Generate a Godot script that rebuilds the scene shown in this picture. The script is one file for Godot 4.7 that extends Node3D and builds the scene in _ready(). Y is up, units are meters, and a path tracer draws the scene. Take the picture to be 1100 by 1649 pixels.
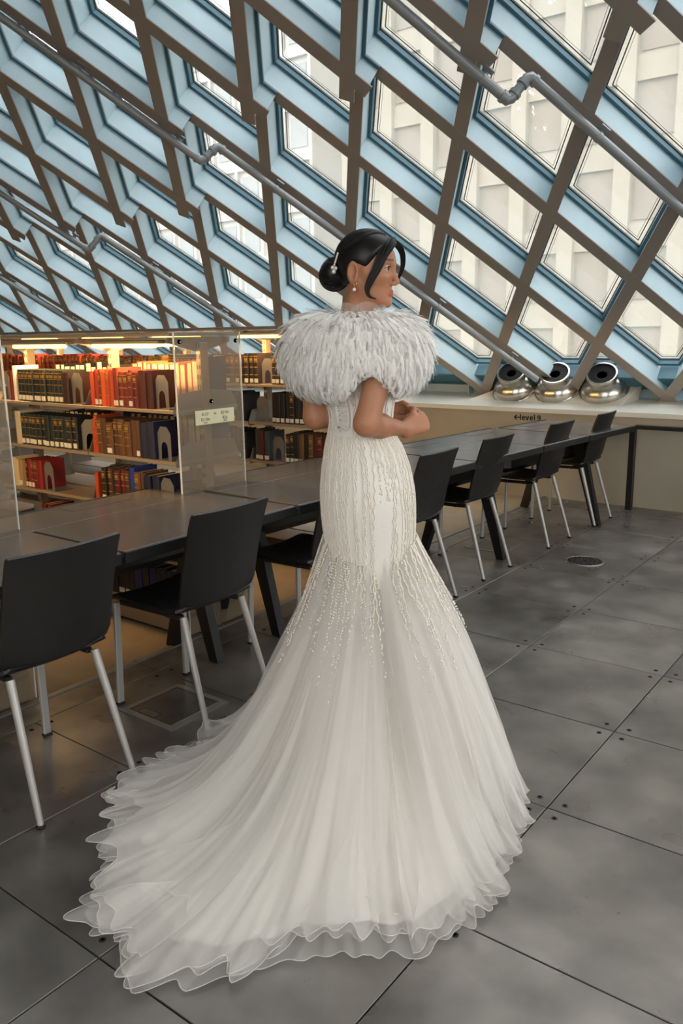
extends Node3D
# Bride in a long tulle gown in a library reading room under a leaning steel diagrid of windows.
# Room axes: x runs along the window wall, z towards the viewer, y up, metres.

const W0 := Vector3(0.08, 0.0, 1.42)          # where the bride stands
const YAW := 0.6521                            # heading of the camera
const FW := 0.4454                             # half width of a window diamond
const FH := 0.7220                             # half height of a window diamond, up the slope
const FT := 0.71455                            # slope of the window wall
const FP := Vector3(-1.4135, 1.8487, -2.8268)  # a node of the steel lattice
var rng := RandomNumberGenerator.new()
var used := {}
var MAT := {}

class MB:
	var v := PackedVector3Array()
	var n := PackedVector3Array()
	var c := PackedColorArray()
	var idx := PackedInt32Array()
	var xf := Transform3D()
	var col := Color(1, 1, 1)
	func pt(p: Vector3, nn: Vector3) -> int:
		v.push_back(xf * p)
		n.push_back((xf.basis * nn).normalized())
		c.push_back(col)
		return v.size() - 1
	func face(pts: Array, outward: Vector3) -> void:
		var nn: Vector3 = (pts[1] - pts[0]).cross(pts[2] - pts[0])
		if nn.length() < 1e-12 and pts.size() > 3:
			nn = (pts[2] - pts[0]).cross(pts[3] - pts[0])
		var order := pts
		if nn.dot(outward) < 0.0:
			order = pts.duplicate()
			order.reverse()
			nn = -nn
		nn = nn.normalized()
		var b := v.size()
		for p in order:
			pt(p, nn)
		for i in range(1, order.size() - 1):
			idx.append_array([b, b + i + 1, b + i])
	func box(ctr: Vector3, s: Vector3, basis := Basis(), bev := 0.0) -> void:
		var h := s * 0.5
		var bv := minf(bev, minf(h.x, minf(h.y, h.z)) * 0.6)
		var keep := xf
		xf = xf * Transform3D(basis, ctr)
		for ax in 3:
			var a1 := (ax + 1) % 3
			var a2 := (ax + 2) % 3
			for sg in [-1.0, 1.0]:
				var q := []
				for k in [[-1, -1], [1, -1], [1, 1], [-1, 1]]:
					var p := Vector3()
					p[ax] = sg * h[ax]
					p[a1] = k[0] * (h[a1] - bv)
					p[a2] = k[1] * (h[a2] - bv)
					q.append(p)
				var o := Vector3()
				o[ax] = sg
				face(q, o)
			if bv > 0.0:
				for s1 in [-1.0, 1.0]:
					for s2 in [-1.0, 1.0]:
						var p0 := Vector3()
						var p1 := Vector3()
						var p2 := Vector3()
						var p3 := Vector3()
						p0[ax] = h[ax] - bv; p0[a1] = s1 * h[a1]; p0[a2] = s2 * (h[a2] - bv)
						p1[ax] = h[ax] - bv; p1[a1] = s1 * (h[a1] - bv); p1[a2] = s2 * h[a2]
						p2 = p1; p2[ax] = -p1[ax]
						p3 = p0; p3[ax] = -p0[ax]
						var o := Vector3()
						o[a1] = s1; o[a2] = s2
						face([p0, p1, p2, p3], o)
		if bv > 0.0:
			for sx in [-1.0, 1.0]:
				for sy in [-1.0, 1.0]:
					for sz in [-1.0, 1.0]:
						face([Vector3(sx * h.x, sy * (h.y - bv), sz * (h.z - bv)), Vector3(sx * (h.x - bv), sy * h.y, sz * (h.z - bv)), Vector3(sx * (h.x - bv), sy * (h.y - bv), sz * h.z)], Vector3(sx, sy, sz))
		xf = keep
	func bar(a: Vector3, b: Vector3, w: float, d: float, up := Vector3.UP, bev := 0.0) -> void:
		# a bar from a to b, w wide across, d deep along up
		var z := (b - a).normalized()
		var x := up.cross(z).normalized()
		var y := z.cross(x)
		box((a + b) * 0.5, Vector3(w, d, (b - a).length()), Basis(x, y, z), bev)
	func grid(nu: int, nv: int, p: PackedVector3Array, wrap := false, flip := false) -> void:
		# nu columns (around), nv rows; p[j * nu + i]; smooth
		var b := v.size()
		var nor := PackedVector3Array()
		nor.resize(nu * nv)
		for j in nv:
			for i in nu:
				var i0 := (i - 1 + nu) % nu if wrap else maxi(i - 1, 0)
				var i1 := (i + 1) % nu if wrap else mini(i + 1, nu - 1)
				var j0 := maxi(j - 1, 0)
				var j1 := mini(j + 1, nv - 1)
				var du := p[j * nu + i1] - p[j * nu + i0]
				var dv := p[j1 * nu + i] - p[j0 * nu + i]
				var q := du.cross(dv)
				if q.length_squared() < 1e-18:
					q = Vector3.UP
				nor[j * nu + i] = -q.normalized() if flip else q.normalized()
		for k in nu * nv:
			pt(p[k], nor[k])
		var last := nu if wrap else nu - 1
		for j in nv - 1:
			for i in last:
				var a0 := b + j * nu + i
				var a1 := b + j * nu + (i + 1) % nu
				var b0 := a0 + nu
				var b1 := a1 + nu
				if flip:
					idx.append_array([a0, a1, b1, a0, b1, b0])
				else:
					idx.append_array([a0, b1, a1, a0, b0, b1])
	func tube(pts: PackedVector3Array, rad: PackedFloat32Array, sides := 8, caps := true) -> void:
		var m := pts.size()
		var ref := Vector3.UP
		var t0 := (pts[1] - pts[0]).normalized()
		if absf(t0.dot(ref)) > 0.9:
			ref = Vector3.RIGHT
		var x := ref.cross(t0).normalized()
		var b := v.size()
		var ends := []
		for j in m:
			var t := (pts[mini(j + 1, m - 1)] - pts[maxi(j - 1, 0)]).normalized()
			x = (x - t * x.dot(t)).normalized()
			var y := t.cross(x)
			var rr := rad[mini(j, rad.size() - 1)]
			for i in sides:
				var a := TAU * i / sides
				var dd := x * cos(a) + y * sin(a)
				pt(pts[j] + dd * rr, dd)
			if j == 0 or j == m - 1:
				ends.append([pts[j], x, y, t, rr])
		for j in m - 1:
			for i in sides:
				var a0 := b + j * sides + i
				var a1 := b + j * sides + (i + 1) % sides
				idx.append_array([a0, a0 + sides, a1 + sides, a0, a1 + sides, a1])
		if caps:
			for k in 2:
				var e: Array = ends[k]
				var q := []
				for i in sides:
					var a := TAU * i / sides
					q.append(e[0] + (e[1] * cos(a) + e[2] * sin(a)) * e[4])
				face(q, e[3] * (-1.0 if k == 0 else 1.0))
	func lathe(prof: PackedVector2Array, seg: int, t := Transform3D()) -> void:
		# profile of (radius, height) going up the outside
		var keep := xf
		xf = xf * t
		var p := PackedVector3Array()
		for q in prof:
			for i in seg:
				var a := TAU * i / seg
				p.push_back(Vector3(cos(a) * q.x, q.y, sin(a) * q.x))
		grid(seg, prof.size(), p, true, true)
		xf = keep
	func prism(poly: PackedVector2Array, h0: float, h1: float, t := Transform3D()) -> void:
		# convex or simple polygon in x, y, extruded along z from h0 to h1
		var keep := xf
		xf = xf * t
		var tri := Geometry2D.triangulate_polygon(poly)
		for hh in [[h0, Vector3(0, 0, -1)], [h1, Vector3(0, 0, 1)]]:
			for k in range(0, tri.size(), 3):
				face([Vector3(poly[tri[k]].x, poly[tri[k]].y, hh[0]), Vector3(poly[tri[k + 1]].x, poly[tri[k + 1]].y, hh[0]), Vector3(poly[tri[k + 2]].x, poly[tri[k + 2]].y, hh[0])], hh[1] if h1 > h0 else -hh[1])
		var area := 0.0
		for k in poly.size():
			area += poly[k].cross(poly[(k + 1) % poly.size()])
		for k in poly.size():
			var a := poly[k]
			var b := poly[(k + 1) % poly.size()]
			var o := Vector3((b - a).y, -(b - a).x, 0) * signf(area)
			face([Vector3(a.x, a.y, h0), Vector3(b.x, b.y, h0), Vector3(b.x, b.y, h1), Vector3(a.x, a.y, h1)], o)
		xf = keep
	func mesh(colors := false) -> ArrayMesh:
		var arr := []
		arr.resize(Mesh.ARRAY_MAX)
		arr[Mesh.ARRAY_VERTEX] = v
		arr[Mesh.ARRAY_NORMAL] = n
		if colors:
			arr[Mesh.ARRAY_COLOR] = c
		arr[Mesh.ARRAY_INDEX] = idx
		var m := ArrayMesh.new()
		m.add_surface_from_arrays(Mesh.PRIMITIVE_TRIANGLES, arr)
		return m

func numbered(called: String) -> String:
	var k: int = used.get(called, 0)
	used[called] = k + 1
	return called if k == 0 else "%s_%03d" % [called, k]

func child_name(parent: Node, called: String) -> String:
	var key := "%d/%s" % [parent.get_instance_id(), called]
	var k: int = used.get(key, 0)
	used[key] = k + 1
	return called if k == 0 else "%s_%03d" % [called, k]

func part(parent: Node3D, called: String, mesh: Mesh, mat: Material, at := Transform3D()) -> MeshInstance3D:
	var o := MeshInstance3D.new()
	o.name = child_name(parent, called)
	o.mesh = mesh
	o.material_override = mat
	o.transform = at
	o.cast_shadow = GeometryInstance3D.SHADOW_CASTING_SETTING_ON
	parent.add_child(o, true)
	return o

func tag(o: Node, label: String, category: String, group := "") -> void:
	o.set_meta("label", label)
	o.set_meta("category", category)
	if group != "":
		o.set_meta("group", group)

func thing(called: String, at := Transform3D()) -> Node3D:
	var o := Node3D.new()
	o.name = numbered(called)
	o.transform = at
	add_child(o, true)
	return o

func structure(called: String, at := Transform3D()) -> Node3D:
	var o := thing(called, at)
	o.set_meta("kind", "structure")
	return o

func struct_mesh(called: String, mesh: Mesh, mat: Material, at := Transform3D()) -> MeshInstance3D:
	var o := MeshInstance3D.new()
	o.name = numbered(called)
	o.mesh = mesh
	o.material_override = mat
	o.transform = at
	o.set_meta("kind", "structure")
	add_child(o, true)
	return o

func mat(called: String, c: Color, rough := 0.6, metal := 0.0, spec := 0.5) -> StandardMaterial3D:
	var m := StandardMaterial3D.new()
	m.resource_name = called
	m.albedo_color = c
	m.roughness = rough
	m.metallic = metal
	m.metallic_specular = spec
	MAT[called] = m
	return m

func noise_image(size: int, freq: float, seed_: int, oct := 4, type := FastNoiseLite.TYPE_SIMPLEX_SMOOTH) -> Image:
	var f := FastNoiseLite.new()
	f.seed = seed_
	f.frequency = freq
	f.noise_type = type
	f.fractal_octaves = oct
	return f.get_seamless_image(size, size)

func tint_texture(im: Image, lo: Color, hi: Color) -> ImageTexture:
	var out := Image.create(im.get_width(), im.get_height(), false, Image.FORMAT_RGB8)
	for y in im.get_height():
		for x in im.get_width():
			out.set_pixel(x, y, lo.lerp(hi, im.get_pixel(x, y).r))
	return ImageTexture.create_from_image(out)

func triplanar(m: StandardMaterial3D, scale_: float, world := true) -> void:
	m.uv1_triplanar = true
	m.uv1_world_triplanar = world
	m.uv1_scale = Vector3.ONE * scale_

func bump(m: StandardMaterial3D, im: Image, strength: float) -> void:
	var b := im.duplicate()
	b.convert(Image.FORMAT_RGBA8)
	b.bump_map_to_normal_map(strength)
	m.normal_enabled = true
	m.normal_texture = ImageTexture.create_from_image(b)

func _ready() -> void:
	rng.seed = 20240
	# ---- camera, sky, exposure
	var cam := Camera3D.new()
	cam.name = "camera"
	cam.fov = 64.4209
	cam.near = 0.05
	cam.far = 400.0
	cam.position = Vector3(1.543, 1.5, 3.522)
	cam.rotation = Vector3(-0.2157, YAW, -0.0156)
	add_child(cam)
	cam.current = true
	var sky_m := ProceduralSkyMaterial.new()
	sky_m.sky_top_color = Color(0.97, 0.97, 0.98)
	sky_m.sky_horizon_color = Color(1.0, 0.99, 0.97)
	sky_m.sky_curve = 0.2
	sky_m.ground_bottom_color = Color(0.30, 0.30, 0.30)
	sky_m.ground_horizon_color = Color(0.45, 0.45, 0.45)
	sky_m.sky_energy_multiplier = 1.0
	sky_m.ground_energy_multiplier = 1.0
	var env := Environment.new()
	env.background_mode = Environment.BG_SKY
	env.sky = Sky.new()
	env.sky.sky_material = sky_m
	env.background_energy_multiplier = 7.0
	env.tonemap_mode = Environment.TONE_MAPPER_LINEAR
	env.tonemap_exposure = 1.0
	env.sdfgi_enabled = true
	env.ssao_enabled = true
	env.ssil_enabled = true
	var we := WorldEnvironment.new()
	we.name = "world_environment"
	we.environment = env
	add_child(we)
	materials()
	# ---- large structure
	build_shell()
	build_floor()
	build_lattice()
	build_windows()
	build_far_wall()
	build_city()
	# ---- furniture
	build_tables()
	build_chairs()
	build_bookcases()
	build_vents()
	build_pipes()
	build_floor_fittings()
	# ---- the bride
	build_person()

func materials() -> void:
	var blue := mat("blue_paint", Color(0.68, 0.77, 0.80), 0.55)
	var teal := mat("teal_frame", Color(0.27, 0.43, 0.49), 0.5)
	var flange := mat("flange_shaded", Color(0.60, 0.57, 0.54), 0.55)  # same paint as the web, dim warm interior shade put into the colour
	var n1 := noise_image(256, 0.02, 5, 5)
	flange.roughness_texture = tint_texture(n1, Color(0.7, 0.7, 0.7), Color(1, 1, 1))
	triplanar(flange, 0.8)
	blue.albedo_texture = tint_texture(n1, Color(0.93, 0.94, 0.94), Color(1, 1, 1))
	triplanar(blue, 0.7)
	mat("gasket", Color(0.16, 0.19, 0.13), 0.6)
	mat("seal", Color(0.03, 0.035, 0.03), 0.6)
	mat("pipe", Color(0.58, 0.60, 0.61), 0.35, 0.2)
	teal.metallic_specular = 0.5
	var glass := mat("glass", Color(0.95, 0.96, 0.93, 0.26), 0.03)
	glass.transparency = BaseMaterial3D.TRANSPARENCY_ALPHA
	var wallm := mat("wall_paint", Color(0.66, 0.62, 0.55), 0.7)
	var n2 := noise_image(256, 0.012, 9, 5)
	wallm.albedo_texture = tint_texture(n2, Color(0.94, 0.94, 0.93), Color(1, 1, 1))
	triplanar(wallm, 0.5)
	mat("ledge_paint", Color(0.84, 0.84, 0.80), 0.35)
	mat("white_paint", Color(0.85, 0.84, 0.81), 0.8)
	var sp := mat("splash", Color(0.97, 0.97, 0.95), 0.9)
	sp.backlight_enabled = true
	sp.backlight = Color(1, 1, 1)
	mat("black_steel", Color(0.10, 0.085, 0.075), 0.45, 0.2)
	mat("letter_black", Color(0.03, 0.028, 0.025), 0.6)
	var fl := noise_image(512, 0.008, 21, 6)
	var fl2 := noise_image(512, 0.012, 22, 3)
	var ftex := tint_texture(fl, Color(0.66, 0.65, 0.63), Color(1.0, 0.99, 0.96))
	var rtex := tint_texture(fl2, Color(0.62, 0.62, 0.62), Color(1.0, 1.0, 1.0))
	for k in 4:
		var p := mat("plate_%d" % k, Color(0.56, 0.55, 0.54) * [1.0, 0.93, 1.06, 0.97][k], 0.40, 0.6)
		p.albedo_texture = ftex
		p.roughness_texture = rtex
		triplanar(p, 0.55)
		p.uv1_offset = Vector3(0.37 * k, 0.1, 0.53 * k)
	var strip := mat("strip_metal", Color(0.58, 0.57, 0.55), 0.32, 0.6)
	strip.albedo_texture = ftex
	triplanar(strip, 1.1)
	mat("bolt", Color(0.05, 0.047, 0.045), 0.7, 0.0)
	mat("groove", Color(0.05, 0.048, 0.045), 0.9)
	var carpet := mat("aisle_floor", Color(0.58, 0.50, 0.38), 0.85)
	carpet.albedo_texture = tint_texture(n2, Color(0.9, 0.9, 0.9), Color(1, 1, 1))
	triplanar(carpet, 1.0)
	# furniture
	var grain := noise_image(256, 0.03, 31, 4)
	var chair := mat("chair_laminate", Color(0.056, 0.044, 0.038), 0.5)
	chair.roughness_texture = tint_texture(grain, Color(0.75, 0.75, 0.75), Color(1, 1, 1))
	triplanar(chair, 2.0, false)
	mat("chair_leg", Color(0.66, 0.65, 0.63), 0.35, 0.3)
	mat("rubber", Color(0.08, 0.08, 0.08), 0.8)
	var tt := mat("table_laminate", Color(0.34, 0.325, 0.31), 0.27)
	tt.roughness_texture = tint_texture(grain, Color(0.8, 0.8, 0.8), Color(1, 1, 1))
	triplanar(tt, 1.3)
	mat("table_edge", Color(0.06, 0.056, 0.055), 0.5)
	mat("table_frame", Color(0.075, 0.07, 0.068), 0.45)
	mat("shelf_metal", Color(0.62, 0.55, 0.46), 0.45, 0.25)
	mat("canopy_metal", Color(0.52, 0.50, 0.47), 0.4, 0.4)
	mat("bookend_metal", Color(0.50, 0.49, 0.48), 0.45, 0.35)
	var ac := mat("acrylic", Color(0.60, 0.53, 0.44, 0.36), 0.3)
	ac.transparency = BaseMaterial3D.TRANSPARENCY_ALPHA
	mat("acrylic_edge", Color(0.86, 0.86, 0.83), 0.3)
	mat("card", Color(0.86, 0.83, 0.68), 0.7)
	var lamp := mat("lamp_glow", Color(1, 0.86, 0.6), 0.5)
	lamp.emission_enabled = true
	lamp.emission = Color(1.0, 0.76, 0.42)
	lamp.emission_energy_multiplier = 5.0
	mat("chrome", Color(0.78, 0.76, 0.72), 0.22, 0.95)
	mat("vent_box", Color(0.80, 0.78, 0.72), 0.4)
	mat("dark_hole", Color(0.015, 0.014, 0.013), 0.8)
	mat("pages", Color(0.80, 0.74, 0.60), 0.9)
	mat("spine_label", Color(0.88, 0.85, 0.76), 0.8)
	mat("gold_band", Color(0.68, 0.52, 0.26), 0.45, 0.4)
	# city
	mat("tower_stone", Color(0.60, 0.57, 0.51), 0.8)
	mat("tower_pale", Color(0.74, 0.73, 0.70), 0.8)
	mat("tower_glass", Color(0.58, 0.60, 0.60), 0.5)
	mat("tower_glass_warm", Color(0.52, 0.48, 0.43), 0.6)
	mat("street", Color(0.35, 0.35, 0.35), 0.9)

# ------------------------------------------------------------------ setting
func build_shell() -> void:
	# closed room; the leaning window wall, and openings added beside and behind the viewer, let the daylight in
	var top := FP.y + 6.0 * sin(FT)
	var tz := FP.z + 6.0 * cos(FT)
	var m := MB.new()
	m.box(Vector3(-2.5, top + 0.05, (tz + 7.2) * 0.5), Vector3(19.0, 0.3, 7.2 - tz + 0.4), Basis(), 0.01)
	struct_mesh("ceiling", m.mesh(), MAT.white_paint)
	m = MB.new()
	m.box(Vector3(-11.4, top * 0.5 - 0.1, 1.0), Vector3(0.3, top + 0.4, 12.6))
	struct_mesh("wall_left", m.mesh(), MAT.wall_paint)
	# right wall with a tall opening, unseen and added for its light
	m = MB.new()
	m.box(Vector3(6.4, 0.45, 1.0), Vector3(0.3, 1.1, 12.6))
	m.box(Vector3(6.4, top - 0.5, 1.0), Vector3(0.3, 1.4, 12.6))
	m.box(Vector3(6.4, top * 0.5, -4.2), Vector3(0.3, top + 0.4, 2.0))
	m.box(Vector3(6.4, top * 0.5, 6.4), Vector3(0.3, top + 0.4, 1.8))
	struct_mesh("wall_right", m.mesh(), MAT.white_paint)
	m = MB.new()
	m.box(Vector3(-2.5, 0.45, 7.3), Vector3(18.0, 1.1, 0.3))
	m.box(Vector3(-2.5, top - 0.4, 7.3), Vector3(18.0, 1.2, 0.3))
	m.box(Vector3(-5.6, top * 0.5, 7.3), Vector3(11.8, top + 0.4, 0.3))
	m.box(Vector3(5.6, top * 0.5, 7.3), Vector3(1.6, top + 0.4, 0.3))
	struct_mesh("wall_back", m.mesh(), MAT.white_paint)  # opening placed to light the bride from behind the viewer
	var w := structure("window")  # unseen side and rear panes, added to light the room and bride
	m = MB.new()
	m.box(Vector3(6.4, 3.0, 1.1), Vector3(0.02, 4.2, 8.8))
	part(w, "pane", m.mesh(), MAT.glass)
	m = MB.new()
	m.box(Vector3(2.55, 3.0, 7.3), Vector3(4.7, 4.2, 0.02))
	part(w, "pane", m.mesh(), MAT.glass)
	for j in 6:
		m = MB.new()
		m.box(Vector3(6.4, 3.0, -3.2 + 1.72 * j), Vector3(0.1, 4.2, 0.07), Basis(), 0.006)
		part(w, "mullion", m.mesh(), MAT.teal_frame)

func build_floor() -> void:
	var fl := structure("floor")
	var m := MB.new()
	m.box(Vector3(-2.5, -0.12, 1.7), Vector3(18.2, 0.16, 11.6))
	part(fl, "slab", m.mesh(), MAT.groove)
	# steel plates 0.63 m square with a bolt in each corner; grid origin at (0, 0)
	var s := 0.63
	m = MB.new()
	m.box(Vector3(0, -0.02, 0), Vector3(s - 0.004, 0.04, s - 0.004), Basis(), 0.0015)
	var pm := m.mesh()
	m = MB.new()
	var prof := PackedVector2Array([Vector2(0.0095, -0.001), Vector2(0.0095, 0.0006), Vector2(0.0085, 0.0010), Vector2(0.0, 0.0010)])
	m.lathe(prof, 10)
	var bm := m.mesh()
	for i in range(-2, 8):
		for j in range(-6, 11):
			var cx := (i + 0.5) * s
			var cz := (j + 0.5) * s
			if cz + s * 0.5 < -3.44 or cz > 7.0 or cx > 6.0:
				continue
			var k := rng.randi() % 4
			var drop := -0.0006 * rng.randf()
			var p := part(fl, "plate", pm, MAT["plate_%d" % k], Transform3D(Basis(), Vector3(cx, drop, cz)))
			if j < 4 and i < 4:
				for q in [[-1, -1], [1, -1], [1, 1], [-1, 1]]:
					part(p, "bolt", bm, MAT.bolt, Transform3D(Basis(), Vector3(q[0] * (s * 0.5 - 0.043), 0.0005, q[1] * (s * 0.5 - 0.043))))
	# edge strip along the book stacks, in lengths
	for j in range(-3, 5):
		m = MB.new()
		m.box(Vector3(-1.335, -0.02, (j + 0.5) * 1.26), Vector3(0.146, 0.04, 1.256), Basis(), 0.002)
		part(fl, "edge_strip", m.mesh(), MAT.strip_metal)
		m = MB.new()
		m.box(Vector3(-1.428, -0.016, (j + 0.5) * 1.26), Vector3(0.034, 0.044, 1.258), Basis(), 0.004)
		part(fl, "nosing", m.mesh(), MAT.canopy_metal)
	m = MB.new()
	m.box(Vector3(-6.42, -0.045, 1.7), Vector3(9.94, 0.05, 11.0))
	struct_mesh("floor_aisle", m.mesh(), MAT.aisle_floor)

func lat(u: float, v: float, w := 0.0) -> Vector3:
	return Vector3(u, v, w)

func lattice_frame() -> Transform3D:
	return Transform3D(Basis(Vector3.RIGHT, Vector3(0, sin(FT), cos(FT)), Vector3(0, -cos(FT), sin(FT))), FP)

func node_at(s: float, k: float) -> Vector2:
	return Vector2(FW * (s + k), FH * (k - s))

const V_LOW := -1.27
const V_HIGH := 5.95
const U_LOW := -9.9
const U_HIGH := 7.7

func second_layer_start(s: int) -> float:
	# the lattice is doubled up to these nodes
	match s:
		-1: return 2
		-2: return 1
		-3: return 0
		-4: return -2
		-5: return -3
		-6: return -4
		-7: return -5
		-8: return -6
	return 3.0 + s if s >= 0 else s + 2.0

func build_lattice() -> void:
	var root := structure("wall_lattice", lattice_frame())
	var dir1 := Vector3(FW, FH, 0).normalized()
	var dir2 := Vector3(FW, -FH, 0).normalized()
	for fam in 2:
		for line in range(-24, 22):
			var t0 := -1e9
			var t1 := 1e9
			# node(s, k): family 0 has s fixed and k running, family 1 k fixed and s running
			if fam == 0:
				t0 = maxf(line + (V_LOW - 0.3) / FH, U_LOW / FW - line)
				t1 = minf(line + V_HIGH / FH, U_HIGH / FW - line)
			else:
				t0 = maxf(line - V_HIGH / FH, U_LOW / FW - line)
				t1 = minf(line - (V_LOW - 0.3) / FH, U_HIGH / FW - line)
			if t1 - t0 < 0.15:
				continue
			var a := node_at(line, t0) if fam == 0 else node_at(t0, line)
			var b := node_at(line, t1) if fam == 0 else node_at(t1, line)
			var A := Vector3(a.x, a.y, 0)
			var B := Vector3(b.x, b.y, 0)
			var dz := Vector3(0, 0, 0.001 * fam)
			var m := MB.new()
			m.bar(A + Vector3(0, 0, -0.135), B + Vector3(0, 0, -0.135), 0.052, 0.25, Vector3(0, 0, 1))
			var beam := part(root, "beam", m.mesh(), MAT.blue_paint)
			m = MB.new()
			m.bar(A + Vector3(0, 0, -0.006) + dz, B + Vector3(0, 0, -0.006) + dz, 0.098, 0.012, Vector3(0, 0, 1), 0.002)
			# flange tone carries the dim interior shade; the steel is painted as the web
			part(beam, "flange", m.mesh(), MAT.flange_shaded)
			m = MB.new()
			m.bar(A + Vector3(0, 0, -0.275), B + Vector3(0, 0, -0.275), 0.06, 0.03, Vector3(0, 0, 1), 0.002)
			part(beam, "outer_flange", m.mesh(), MAT.teal_frame)
			# second layer
			var q0 := t0
			var q1 := t1
			if fam == 0:
				q0 = maxf(t0, second_layer_start(line) - 0.23)
			else:
				var sm := -99
				for s in range(-20, 20):
					if second_layer_start(s) <= line:
						sm = s
				q1 = minf(t1, sm + 0.20)
			if q1 - q0 < 0.2:
				continue
			a = node_at(line, q0) if fam == 0 else node_at(q0, line)
			b = node_at(line, q1) if fam == 0 else node_at(q1, line)
			A = Vector3(a.x, a.y, 0)
			B = Vector3(b.x, b.y, 0)
			m = MB.new()
			var cut := (B - A).normalized()
			# the web is cut back on a slant at its free end
			var e0 := A + (cut * 0.02 if fam == 0 else Vector3())
			var e1 := B - (cut * 0.02 if fam == 1 else Vector3())
			m.bar(e0 + Vector3(0, 0, 0.09), e1 + Vector3(0, 0, 0.09), 0.056, 0.18, Vector3(0, 0, 1))
			var beam2 := part(root, "second_beam", m.mesh(), MAT.blue_paint)
			m = MB.new()
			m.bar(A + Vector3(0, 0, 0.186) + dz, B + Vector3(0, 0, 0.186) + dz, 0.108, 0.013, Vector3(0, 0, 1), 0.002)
			part(beam2, "flange", m.mesh(), MAT.flange_shaded)
			m = MB.new()
			m.bar(e0 + Vector3(0, 0, 0.008) + dz, e1 + Vector3(0, 0, 0.008) + dz, 0.104, 0.014, Vector3(0, 0, 1), 0.002)
			part(beam2, "inner_flange", m.mesh(), MAT.teal_frame)  # teal holds the cool shade between the layers; steel is painted as the web

func inset(poly: PackedVector2Array, d: float) -> PackedVector2Array:
	var r := Geometry2D.offset_polygon(poly, -d, Geometry2D.JOIN_MITER)
	return r[0] if r.size() else PackedVector2Array()

func ring(m: MB, poly: PackedVector2Array, d0: float, w0: float, d1: float, w1: float, outward: Vector3) -> void:
	var a := inset(poly, d0)
	var b := inset(poly, d1)
	if a.size() != b.size() or a.size() < 3:
		return
	# start both loops at the nearest vertex
	var off := 0
	for k in b.size():
		if b[k].distance_to(a[0]) < b[off].distance_to(a[0]):
			off = k
	for k in a.size():
		var k2 := (k + 1) % a.size()
		var p := a[k]
		var q := a[k2]
		var r := b[(k2 + off) % b.size()]
		var s := b[(k + off) % b.size()]
		var o := outward
		if absf(d1 - d0) < 0.001:
			var mid := (p + q) * 0.5
			var cen := Vector2()
			for z in a:
				cen += z / a.size()
			o = Vector3(cen.x - mid.x, cen.y - mid.y, 0)
		m.face([Vector3(p.x, p.y, w0), Vector3(q.x, q.y, w0), Vector3(r.x, r.y, w1), Vector3(s.x, s.y, w1)], o)

func window_meshes(poly: PackedVector2Array) -> Array:
	var zi := Vector3(0, 0, 1)
	var fr := MB.new()
	ring(fr, poly, 0.024, -0.205, 0.050, -0.205, zi)
	ring(fr, poly, 0.050, -0.205, 0.0503, -0.275, zi)
	var ga := MB.new()
	ring(ga, poly, 0.050, -0.244, 0.0565, -0.248, zi)
	ring(ga, poly, 0.0565, -0.248, 0.0568, -0.262, zi)
	var se := MB.new()
	ring(se, poly, 0.0800, -0.2585, 0.0875, -0.2585, zi)
	ring(se, poly, 0.1000, -0.2588, 0.1022, -0.2588, zi)
	var pa := MB.new()
	var ip := inset(poly, 0.052)
	if ip.size() >= 3:
		pa.prism(ip, -0.268, -0.260)
	return [fr, ga, se, pa]

func build_windows() -> void:
	var full := PackedVector2Array([Vector2(-FW, 0), Vector2(0, -FH), Vector2(FW, 0), Vector2(0, FH)])
	var shared := window_meshes(full)
	var sm := []
	for q in shared:
		sm.append(q.mesh())
	var clip := PackedVector2Array([Vector2(U_LOW, V_LOW), Vector2(U_HIGH, V_LOW), Vector2(U_HIGH, V_HIGH), Vector2(U_LOW, V_HIGH)])
	for m_ in range(-3, 10):
		for n_ in range(-24, 20):
			if posmod(m_ + n_, 2) == 0:
				continue
			var ctr := Vector2(n_ * FW, m_ * FH)
			# node rows sit where m_ + n_ is even; cells centre where it is odd
			var poly := PackedVector2Array()
			for p in full:
				poly.push_back(p + ctr)
			var cut := Geometry2D.intersect_polygons(poly, clip)
			if cut.is_empty():
				continue
			var area := 0.0
			var cp: PackedVector2Array = cut[0]
			for k in cp.size():
				area += 0.5 * cp[k].cross(cp[(k + 1) % cp.size()])
			if absf(area) < 0.06:
				continue
			var meshes := sm
			if absf(absf(area) - 2.0 * FW * FH) > 0.001:
				var local := PackedVector2Array()
				for p in cp:
					local.push_back(p - ctr)
				var got := window_meshes(local)
				meshes = []
				for q in got:
					meshes.append(q.mesh() if q.v.size() else null)
			var fr := lattice_frame()
			var w := structure("window", fr * Transform3D(Basis(), Vector3(ctr.x, ctr.y, 0)))
			for k in 4:
				if meshes[k] != null:
					part(w, ["frame", "gasket", "seal", "pane"][k], meshes[k], [MAT.teal_frame, MAT.gasket, MAT.seal, MAT.glass][k])
			stains(w, m_, n_)

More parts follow.
